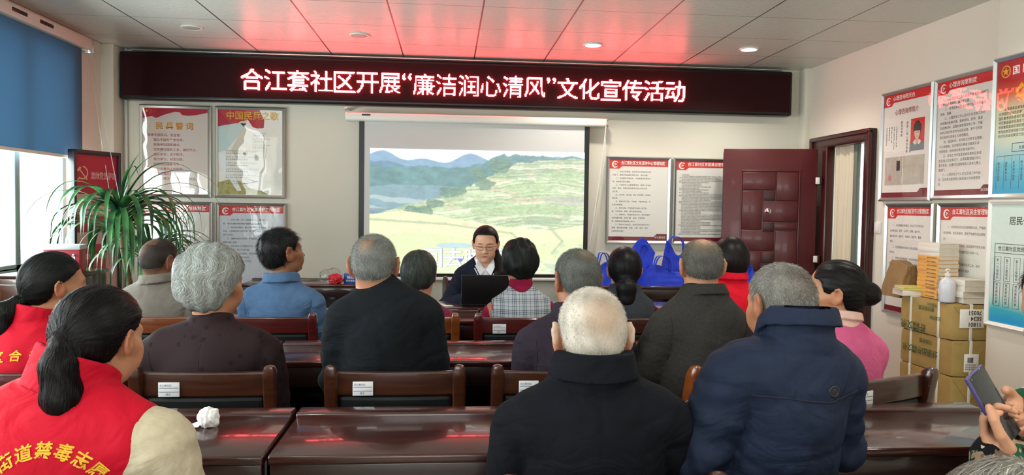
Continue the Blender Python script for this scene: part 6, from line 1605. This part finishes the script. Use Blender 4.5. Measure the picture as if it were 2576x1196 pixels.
seam_line(P, [(-.075, P['zs']-.155), (-.06, P['zs']-.135), (-.03, P['zs']-.128), (0, P['zs']-.140), (.03, P['zs']-.150), (.06, P['zs']-.142), (.085, P['zs']-.115)], M['yellow_print'], .006, 'swirl_print')
def motif_mat():
    m, nt, b = new_mat('dark_floral_brocade'); N, L = nt.nodes, nt.links; tc = N.new('ShaderNodeTexCoord')
    v = N.new('ShaderNodeTexVoronoi'); v.inputs['Scale'].default_value = 26; v.inputs['Randomness'].default_value = .75; L.new(tc.outputs['Object'], v.inputs['Vector'])
    n = N.new('ShaderNodeTexNoise'); n.inputs['Scale'].default_value = 110; L.new(tc.outputs['Object'], n.inputs['Vector'])
    a = N.new('ShaderNodeMath'); a.operation = 'MULTIPLY_ADD'; a.inputs[1].default_value = .45; L.new(n.outputs[0], a.inputs[0]); L.new(v.outputs['Distance'], a.inputs[2])
    r = N.new('ShaderNodeValToRGB'); r.color_ramp.elements[0].position = .40; r.color_ramp.elements[1].position = .50
    r.color_ramp.elements[0].color = (*lin('#211619'), 1); r.color_ramp.elements[1].color = (*lin('#2e2124'), 1); L.new(a.outputs[0], r.inputs[0]); L.new(r.outputs[0], b.inputs['Base Color']); b.inputs['Roughness'].default_value = .8; b.inputs['Specular IOR Level'].default_value = .15
    return m
P = person('woman with wavy silver-grey hair in a dark brown patterned jacket', GA, (-0.803, 2.660, 1.099), yaw=.05, hyaw=.55, hpitch=-.05, sw=0.152, bulk=1.08, lean=.02, zs=0.894, slope=0.028, female=True, skin='#b98262', neck=.055,
    hair=dict(low=((-.15, -.115), (-.06, -.11), (-.03, -.08), (-.012, -.03), (.0, .0), (.03, .0), (.05, .04), (.09, .07)), t=.026, c1='#6f7774', c2='#d5d9d4', n=9000, L=.045, nseg=6, w=.0013, lift=0, jit=.35, flow=lambda P: np.stack([.9*np.sin(P[:, 2]*75+P[:, 0]*25), -.35+.5*np.sin(P[:, 2]*60+2), -1.0+0*P[:, 0]], 1), wave=(.0055, 42), bulge=(((0, -.10, .05), .07, .008), ((.05, -.04, .10), .06, .008)), res=.004),
    wear=dict(mat=motif_mat(), collar=dict(h=.034, r=.068), t=.022, cuts=(vseam(0, .002, .004),)), trousers='#221a1c')
back_seams(P, mat('dark_thread', '#120b0d', .8))
person('grey-haired man in a plain black sweater, back to us, second row', GA, (-0.257, 2.660, 1.167), hyaw=.04, hpitch=-.03, sw=0.126, bulk=1.0, lean=.02, zs=1.03, slope=0.034, skin='#b57a5a', neck=.060, hs=0.92, leanx=-0.04,
    hair=dict(short, spot=((-.02, -.085, .085), (.026, .03, .032), '#9a7a60', .7), c1='#565957', c2='#a9aba6', n=8000, L=.009, t=.006, bald=((-.005, -.075, .10), .022), scalp='#8a6e5c', scalp_k=.4),
    wear=dict(mat=cloth('black_knit', '#14171b', '#191d22', .9, 240), t=.016, cuts=(crease(-.235, .007, .010, -2.0, .06), crease(-.30, .005, .008, .6, .05), crease(-.02, .003, .012, -3, 0)), seam=False, nk=.25), trousers='#16171c')
P = person('grey-haired man in a dark purple jacket behind the white-haired man', GA, (0.461, 2.660, 1.122), yaw=-.05, hyaw=-.22, hpitch=-.05, sw=0.13, bulk=1.05, lean=.02, zs=0.935, slope=0.036, skin='#a86f50', hs=0.92,
    hair=dict(short, spot=((.01, -.07, .10), (.03, .03, .03), '#7d6a55', .7), c1='#454744', c2='#8b8d86', n=8000, L=.010, t=.006, bald=((.0, -.05, .115), .02), scalp='#7a6656', scalp_k=.4),
    wear=dict(mat=cloth('purple_grey_cotton', '#2b232d', '#332a35'), collar=dict(h=.036, r=.072, fold=.045), t=.019, cuts=(step(-.13, .004, .6),)), trousers='#1b1a20')
back_seams(P, mat('purple_thread', '#151018', .8), centre=False, yoke=-.10, sag=0)
P = person('balding grey-haired man in a dark grey suit jacket, second row', GA, (0.921, 2.660, 1.173), yaw=.0, hyaw=.06, hpitch=-.04, sw=0.108, bulk=0.92, lean=.03, zs=1.019, slope=0.055, skin='#b98666', neck=.054, hs=0.86,
    hair=dict(short, spot=((.0, -.055, .11), (.045, .045, .045), '#a5876a', .8), c1='#454440', c2='#85827a', n=8000, L=.010, t=.005, bald=((.0, -.03, .118), .055), scalp='#b38d70', scalp_k=.35),
    wear=dict(mat=cloth('charcoal_tweed', '#2c2a28', '#3a3835', .9, 160, .5, 160), collar=dict(h=.030, r=.064, tilt=.1, fold=.036, flare=.45, z=.008), t=.020, cuts=(vseam(0, .002, .004),)), arms=dict(l=dict(e=(-.225, .06, .70), w=(-.15, .28, .80))), trousers='#1d1c1d')
back_seams(P, mat('charcoal_thread', '#191817', .8))
person('woman with a black bun in a pink sweater, face turned to the left', GA, (1.427, 2.660, 1.078), yaw=-.30, hyaw=-.82, hpitch=-.02, sw=0.135, bulk=1.02, lean=.03, zs=0.901, slope=0.05, female=True, skin='#bf8a66', neck=.052,
    hair=dict(low=((-.14, -.075), (-.06, -.070), (-.035, -.045), (-.022, .0), (.004, .016), (.014, .0), (.035, .012), (.045, .05), (.09, .075)), t=.010, c1='#0c0a0b', c2='#221d1d', n=5000, L=.06, nseg=5, w=.0011, lift=0, jit=.08, flow=toward((0, -.125, .0)), tie=(0, -.10, 0), grooves=(.0009, 24), ylo=-.19,
        extra=[(ell((0, -.122, .002), (.044, .036, .042)), .008), (cap((.02, -.145, .018), (-.022, -.145, -.012), .014, .014), .008)]),
    wear=dict(mat=cloth('pink_knit', '#d1628f', '#c4557f', .9, 200, .5, 20), name='sweater', t=.018, seam=False, nk=.1, under=dict(mat=cloth('pale_pink_cotton', '#e0b9ac', '#d8ad9f'), t=.008, name='blouse', collar=dict(h=.042, r=.064, tilt=.2, fold=.03), hem=.75, nk=.3)), trousers='#2a2630')
# --- third row
person('man with buzz-cut hair in a light grey jacket, head turned right, by the plant', GA, (-1.426, 3.870, 1.085), yaw=.10, hyaw=.50, hpitch=-.08, sw=0.135, bulk=1.05, lean=.02, zs=0.915, skin='#8f6248', slope=0.036, hs=0.96,
    hair=dict(short, spot=((-.01, -.085, .06), (.035, .04, .035), '#7d6250', .6), c1='#2c2624', c2='#5c5550', n=5500, L=.006, t=.002, lift=.6, scalp='#57443a', scalp_k=.75, bald=((.0, -.06, .09), .045)),
    wear=dict(mat=cloth('light_grey_cotton', '#77716a', '#857f77', .8), collar=dict(h=.038, r=.074, fold=.042), t=.02), trousers='#3a3836')
P = person('dark-haired man in a light blue jacket, head turned right and raised', GA, (-0.829, 3.870, 1.133), yaw=.12, hyaw=.75, hpitch=.14, sw=0.14, bulk=1.04, lean=.02, zs=0.922, skin='#9a6a4c', slope=0.032,
    hair=dict(short, c1='#0d0d0e', c2='#26282a', n=5500, L=.028, nseg=3, t=.012, lift=.35, hold=False, jit=.35, mat='hair', wave=(.003, 40)),
    wear=dict(mat=cloth('light_blue_cotton', '#4d6a8e', '#56749a', .8), collar=dict(h=.040, r=.074, fold=.048), t=.02), trousers='#262a33')
back_seams(P, mat('blue_thread', '#33496a', .8), centre=False)
person('woman with short dark grey hair in a speckled maroon top, back to us', GA, (-0.145, 3.870, 1.024), hyaw=.18, hpitch=-.08, sw=0.125, bulk=.96, lean=.03, zs=0.845, female=True, skin='#a8765a', slope=0.05,
    hair=dict(low=BOB_LOW, t=.014, c1='#1c211f', c2='#5b625d', n=6000, L=.05, nseg=5, w=.0012, lift=0, jit=.12, flow=whorl(0, -.04, .12, .1), wave=(.0015, 60)),
    wear=dict(mat=mat('maroon_velvet', '#4d0e22', .7, .2, noise=(170, '#8c2444', .12)), t=.016, seam=False, nk=.4), trousers='#241c22')
def plaid_mat():
    m, nt, b = new_mat('grey_plaid_wool'); N, L = nt.nodes, nt.links; tc = N.new('ShaderNodeTexCoord'); sp = N.new('ShaderNodeSeparateXYZ'); L.new(tc.outputs['Object'], sp.inputs[0])
    def mt(op, *a):
        n = N.new('ShaderNodeMath'); n.operation = op
        for i, v in enumerate(a):
            if isinstance(v, (int, float)): n.inputs[i].default_value = v
            else: L.new(v, n.inputs[i])
        return n.outputs[0]
    def stripes(c):
        f = mt('FRACT', mt('DIVIDE', c, .056)); grp = mt('LESS_THAN', f, .46); fine = mt('LESS_THAN', mt('FRACT', mt('DIVIDE', c, .0086)), .48); line = mt('LESS_THAN', mt('ABSOLUTE', mt('SUBTRACT', f, .73)), .022)
        return mt('MAXIMUM', mt('MULTIPLY', grp, fine), line)
    sx, sz = stripes(sp.outputs[0]), stripes(sp.outputs[2]); k = mt('MULTIPLY', mt('ADD', sx, sz), .5)
    r = N.new('ShaderNodeValToRGB'); el = r.color_ramp.elements; el[0].color = (*lin('#aab0b6'), 1); el[1].color = (*lin('#3a4049'), 1); q = el.new(.5); q.color = (*lin('#7b828a'), 1); L.new(k, r.inputs[0]); L.new(r.outputs[0], b.inputs['Base Color'])
    b.inputs['Roughness'].default_value = .9; b.inputs['Specular IOR Level'].default_value = .1; return m
person('black-haired woman in a grey plaid vest over maroon sleeves, before the presenter', GA, (0.378, 3.870, 1.087), hyaw=.15, hpitch=-.05, sw=0.13, bulk=1.0, lean=.03, zs=0.886, slope=0.045, female=True, skin='#a8765a',
    hair=dict(low=((-.14, -.115), (-.085, -.115), (-.05, -.075), (-.02, -.045), (.02, -.04), (.045, .0), (.07, .06)), t=.016, c1='#0b0d0c', c2='#2a2f2c', n=6500, L=.045, nseg=5, w=.0012, lift=.05, jit=.30, flow=whorl(0, -.03, .125, .2), wave=(.005, 45)),
    wear=dict(mat=plaid_mat(), name='vest', t=.019, sleeves=False, armhole=.148, nk=.25, under=dict(mat=cloth('maroon_shirt', '#8e1b3f', '#7a1535'), t=.009, collar=dict(h=.056, r=.061, th=.005), nk=.3)), trousers='#241c22')
P = person('woman with low black ponytail in a denim vest over maroon plaid sleeves', GA, (0.925, 3.870, 1.054), hyaw=.10, hpitch=-.05, sw=0.125, bulk=.95, lean=.03, zs=0.883, slope=0.055, female=True, skin='#b5805f',
    hair=dict(low=BACK_LOW, t=.012, c1='#08080a', c2='#1d1c20', n=5000, L=.06, nseg=5, w=.0012, lift=0, jit=.08, flow=tail_flow((0, -.105, -.065)), tie=(0, -.1, -.06), zlo=-.24, ylo=-.20,
        extra=[(cap((0, -.07, -.06), (0, -.098, -.085), .042, .044), .03), (cap((0, -.098, -.085), (.0, -.10, -.15), .046, .040), .03), (cap((0, -.10, -.15), (0, -.092, -.20), .040, .018), .02)]),
    wear=dict(mat=cloth('dark_denim', '#2a2e33', '#383d43', .85, 260, .5, 140), name='vest', t=.018, sleeves=False, armhole=.142, collar=dict(h=.036, r=.066, fold=.04), cuts=(step(-.11, .004, .5),), under=dict(mat=mat('maroon_plaid', '#5a1226', .85, .15, noise=(60, '#2c0d18', .15)), t=.011, collar=None)), trousers='#22252b')
back_seams(P, mat('denim_thread', '#6c7075', .8), centre=False, yoke=-.085, arm=False)
person('woman with long dark hair in a bright red jacket, beside the open door', GA, (1.493, 3.870, 1.109), hyaw=-.05, hpitch=-.04, sw=0.125, bulk=.97, lean=.03, zs=0.943, slope=0.055, female=True, skin='#b5805f',
    hair=dict(low=((-.15, -.155), (-.03, -.155), (.02, -.12), (.045, -.08), (.055, .02), (.075, .07)), t=.016, c1='#0b0909', c2='#2a2120', n=6000, L=.08, nseg=6, w=.0012, lift=0, jit=.06, flow=whorl(0, -.02, .13, 0), zlo=-.19, bulge=(((0, -.06, -.10), .07, .012),)),
    wear=dict(mat=cloth('bright_red_cotton', '#d3122a', '#c40f25', .75, 160, .2), t=.019, collar=dict(h=.042, r=.070, fold=.04)), trousers='#1f1d22')
# --- presenter
PR = person('woman with glasses in a navy V-neck sweater sitting at the laptop, facing us', None, (.252, 5.02, 1.128), yaw=PI, hyaw=.10, hpitch=-.16, sw=0.135, bulk=1.0, lean=.06, zs=0.972, slope=0.055, female=True, skin='#d3a184', neck=.051, head_res=.0030, face=dict(brow='#2a201c'), res=.0075, jaw=1.06,
    hair=dict(low=((-.14, -.10), (-.05, -.09), (-.03, -.05), (-.012, -.015), (.01, -.005), (.022, .03), (.034, .062), (.05, .077), (.09, .080)), t=.010, c1='#0b090a', c2='#221c1b', n=5000, L=.07, nseg=6, w=.0011, lift=0, jit=.06, flow=lambda P: np.where((P[:, 2:3] < -.03), np.array((-.1, .1, -1.0)), np.stack([.15*np.sign(P[:, 0]), -1.0+0*P[:, 0], -.35+0*P[:, 0]], 1)), zlo=-.30, res=.004,
        front=((-.2, .03), (.03, .058), (.06, .072), (.085, .080), (.10, .080), (.13, .05)),
        extra=[(cap((-.06, -.05, -.05), (-.078, -.02, -.11), .026, .030), .02), (cap((-.078, -.02, -.11), (-.092, .045, -.19), .030, .034), .02), (cap((-.092, .045, -.19), (-.098, .07, -.28), .034, .026), .02)]),
    wear=dict(mat=cloth('navy_knit', '#161a26', '#1b2030', .9, 220, .4), name='sweater', t=.018, seam=False, nk=.05, cuts=(lambda x, y, z, zs: .03*(np.clip((z-(zs-.095)-np.abs(x)*2.0)/.010, 0, 1))*(y > .0)*(np.abs(x) < .075),),
        under=dict(mat=cloth('white_shirt', '#dcdde2', '#d2d3da', .8, 160, .15), t=.010, collar=None, hem=.70, nk=.12, cuts=(lambda x, y, z, zs: .03*(np.clip((z-(zs-.015)-np.abs(x)*1.5)/.012, 0, 1))*(y > .0)*(np.abs(x) < .06),))),
    arms=dict(l=dict(e=(-.245, .12, .70), w=(-.10, .30, .795)), r=dict(e=(.245, .10, .70), w=(.10, .29, .795))), trousers='#1c1d24')
g = MB(); Hh = PR['H']
def ringpts(s): return [Hh.p((s*.0325+.0215*math.copysign(abs(math.cos(a))**.75, math.cos(a)), .106-.010*(abs(s*.0325+.0245*math.cos(a))/.06)**2, -.005+.0125*math.copysign(abs(math.sin(a))**.75, math.sin(a)))) for a in [2*PI*i/28 for i in range(28)]]
for s in (-1, 1):
    g.tube(ringpts(s), .0015, 6, True)
    g.tube([Hh.p((s*.057, .098, .006)), Hh.p((s*.074, .085, .006)), Hh.p((s*.084, .02, .004)), Hh.p((s*.082, -.01, -.004))], .0014, 6)
g.tube([Hh.p((-.009, .106, .002)), Hh.p((0, .1085, .004)), Hh.p((.009, .106, .002))], .0014, 6)
go = g.obj('glasses', mat('dark_brown_frame', '#2a1714', .3), PR['root'])
# white double stripe along the V neck
t = MB()
GFp = PR['GF']
def onchest(x, z):
    for yv in np.arange(.24, -.05, -.0015):
        if GFp.sample(np.array([[x, yv, z]]))[0] < 0: return yv
    return .05
zsP = PR['zs']
for o_ in (.010, .024):
    for s in (-1, 1):
        xz = [(s*(o_*.35+.064*k/12), zsP-.095-o_*1.5+(o_*.35+.064*k/12)*2.0-o_*.7) for k in range(13)]
        t.tube(on_surface(PR, xz, True, .001), .0034, 6)
t.obj('neck_stripe', mat('white_stripe', '#d9dadf', .9, .1), PR['garment'])
for s in (-1, 1):
    t = MB(); tri = [(s*.004, -.012), (s*.052, .062), (s*.066, .050), (s*.058, .000), (s*.034, -.048)]
    pf = on_surface(PR, [(x_, min(zsP+z_, zsP+.02)) for x_, z_ in tri], True, 0); yb = [.092, .058, .050, .080, .098]
    vs = [(x_, max(p_[1]+.012, yy) if i in (0, 3, 4) else yy, zsP+z_) for i, ((x_, z_), p_, yy) in enumerate(zip(tri, pf, yb))]
    t.add(vs, [(0, 1, 2, 3, 4) if s > 0 else (4, 3, 2, 1, 0)]); o = t.obj('shirt_collar', mat('white_collar', '#e3e4e8', .8, .2), PR['under']); md = o.modifiers.new('thickness', 'SOLIDIFY'); md.thickness = .003

# --- person in camouflage at the right edge, looking down at a phone held in both hands
def camo():
    m, nt, b = new_mat('camouflage_cotton'); N, L = nt.nodes, nt.links; tc = N.new('ShaderNodeTexCoord'); prev = None
    base = (*lin('#9a8168'), 1); last = None
    for sc_, th, c, sd in ((12, .50, '#6e5a49', 0), (15, .555, '#1f4a34', 3.1), (15, .565, '#17161a', 7.7), (17, .62, '#c7b798', 12.3)):
        mp = N.new('ShaderNodeMapping'); mp.inputs['Location'].default_value = (sd, sd*1.3, sd*.7); L.new(tc.outputs['Object'], mp.inputs[0])
        n = N.new('ShaderNodeTexNoise'); n.inputs['Scale'].default_value = sc_; n.inputs['Detail'].default_value = 2.5; n.inputs['Distortion'].default_value = .8; L.new(mp.outputs[0], n.inputs['Vector'])
        g_ = N.new('ShaderNodeMath'); g_.operation = 'GREATER_THAN'; g_.inputs[1].default_value = th; L.new(n.outputs['Fac'], g_.inputs[0])
        x = N.new('ShaderNodeMixRGB'); x.inputs[1].default_value = base; x.inputs[2].default_value = (*lin(c), 1); L.new(g_.outputs[0], x.inputs[0])
        if last: L.new(last, x.inputs[1])
        last = x.outputs[0]
    L.new(last, b.inputs['Base Color']); b.inputs['Roughness'].default_value = .85; b.inputs['Specular IOR Level'].default_value = .15; return m
YAW = -1.30; HEAD = (1.485, 1.67, 1.165); LEAN = .13
rx_, ry_ = HEAD[0]-math.sin(YAW)*LEAN, HEAD[1]-math.cos(YAW)*LEAN
def loc_(p, vec=False):
    dx, dy = (p[0], p[1]) if vec else (p[0]-rx_, p[1]-ry_); c, s = math.cos(YAW), math.sin(YAW)
    return (dx*c-dy*s, dx*s+dy*c, p[2])
LNG, SHT, NRM = np.array((-.452, .193, .871)), np.array((.814, .488, .315)), np.array((.364, -.851, .377))
PC = np.array((1.1355, 1.47, .996))-LNG*.0185
wl = PC-LNG*.128-SHT*.012-NRM*.030
fl_ = LNG*.9+SHT*.10; th = [PC-LNG*.085-SHT*.030+NRM*.002, PC-LNG*.048-SHT*.046+NRM*.010, PC-LNG*.012-SHT*.045+NRM*.014, PC+LNG*.012-SHT*.039+NRM*.0145]
wr = PC-LNG*.105+SHT*.185-NRM*.050
def side_of(f, n, want):
    f = np.array(f)/np.linalg.norm(f); n = np.array(n); return 1 if np.dot(np.cross(n, f), want) > 0 else -1
L3 = lambda p, v=False: np.array(loc_(p, v))
person('person in camouflage jacket at the right edge, holding up a phone in both hands', GA, HEAD, yaw=YAW, hyaw=.15, hpitch=-.45, sw=.145, bulk=1.05, lean=LEAN, zs=.965, slope=.055, skin='#c48f70',
    hair=dict(short, c1='#1a1012', c2='#3a2428', n=4000, L=.014, t=.008), wear=dict(mat=camo(), collar=dict(h=.045, r=.074, fold=.045), t=.022, sleeve=dict(l=1.08, r=.98), sl=1.2), fold=1.5, hand_res=.0042,
    arms=dict(l=dict(e=(-.285, .10, .76), w=tuple(L3(wl))), r=dict(e=(.24, .12, .78), w=tuple(L3(wr)))),
    hands=dict(l=dict(f=tuple(L3(fl_, True)), n=tuple(L3(-NRM, True)), side=side_of(fl_, -NRM, -SHT), curl=.9, thumb=[L3(t) for t in th]),
               r=dict(f=tuple(L3(-SHT*.95+LNG*.25, True)), n=tuple(L3(-NRM*.75-LNG*.2, True)), side=-side_of(-SHT*.95+LNG*.25, -NRM*.75-LNG*.2, LNG), curl=.75)), trousers='#3b3a30')
ph = empty('phone', tuple(PC), 0, 'dark phone in a purple case held up by the person in camouflage', 'phone')
ph.matrix_world = Matrix(((SHT[0], LNG[0], NRM[0], PC[0]), (SHT[1], LNG[1], NRM[1], PC[1]), (SHT[2], LNG[2], NRM[2], PC[2]), (0, 0, 0, 1)))
MB().rbox(-.037, .037, -.0785, .0785, -.006, .0035, .0033, 3).obj('case', mat('purple_case', '#4b4272', .4), ph)
MB().rbox(-.0345, .0345, -.076, .076, .002, .0045, .0012).obj('screen', mat('dark_glass', '#24252a', .12, .5), ph)
b = MB(); b.lathe([(.0022, .0046), (.0018, .0049), (.0004, .005)], 12, c=(-.027, .070, 0)); b.obj('camera_hole', mat('lens', '#6a6d75', .2), ph)
# --- grey-haired person whose crown shows at the lower right corner
person('person with loose grey hair at the lower right corner, only the crown in view', GA, (.660, .80, .965), hyaw=.1, hpitch=-.1, sw=.140, lean=.02, female=True, skin='#b98565',
    hair=dict(low=BOB_LOW, t=.016, c1='#4a4843', c2='#b5b0a3', n=9000, L=.05, nseg=5, w=.0009, lift=.10, hold=True, jit=.35, off=.002, flow=whorl(0, -.03, .125, .3)), wear=dict(mat=cloth('dark_brown_wool', '#2a2422', '#332c29'), t=.02, collar=dict(h=.04, r=.072)))
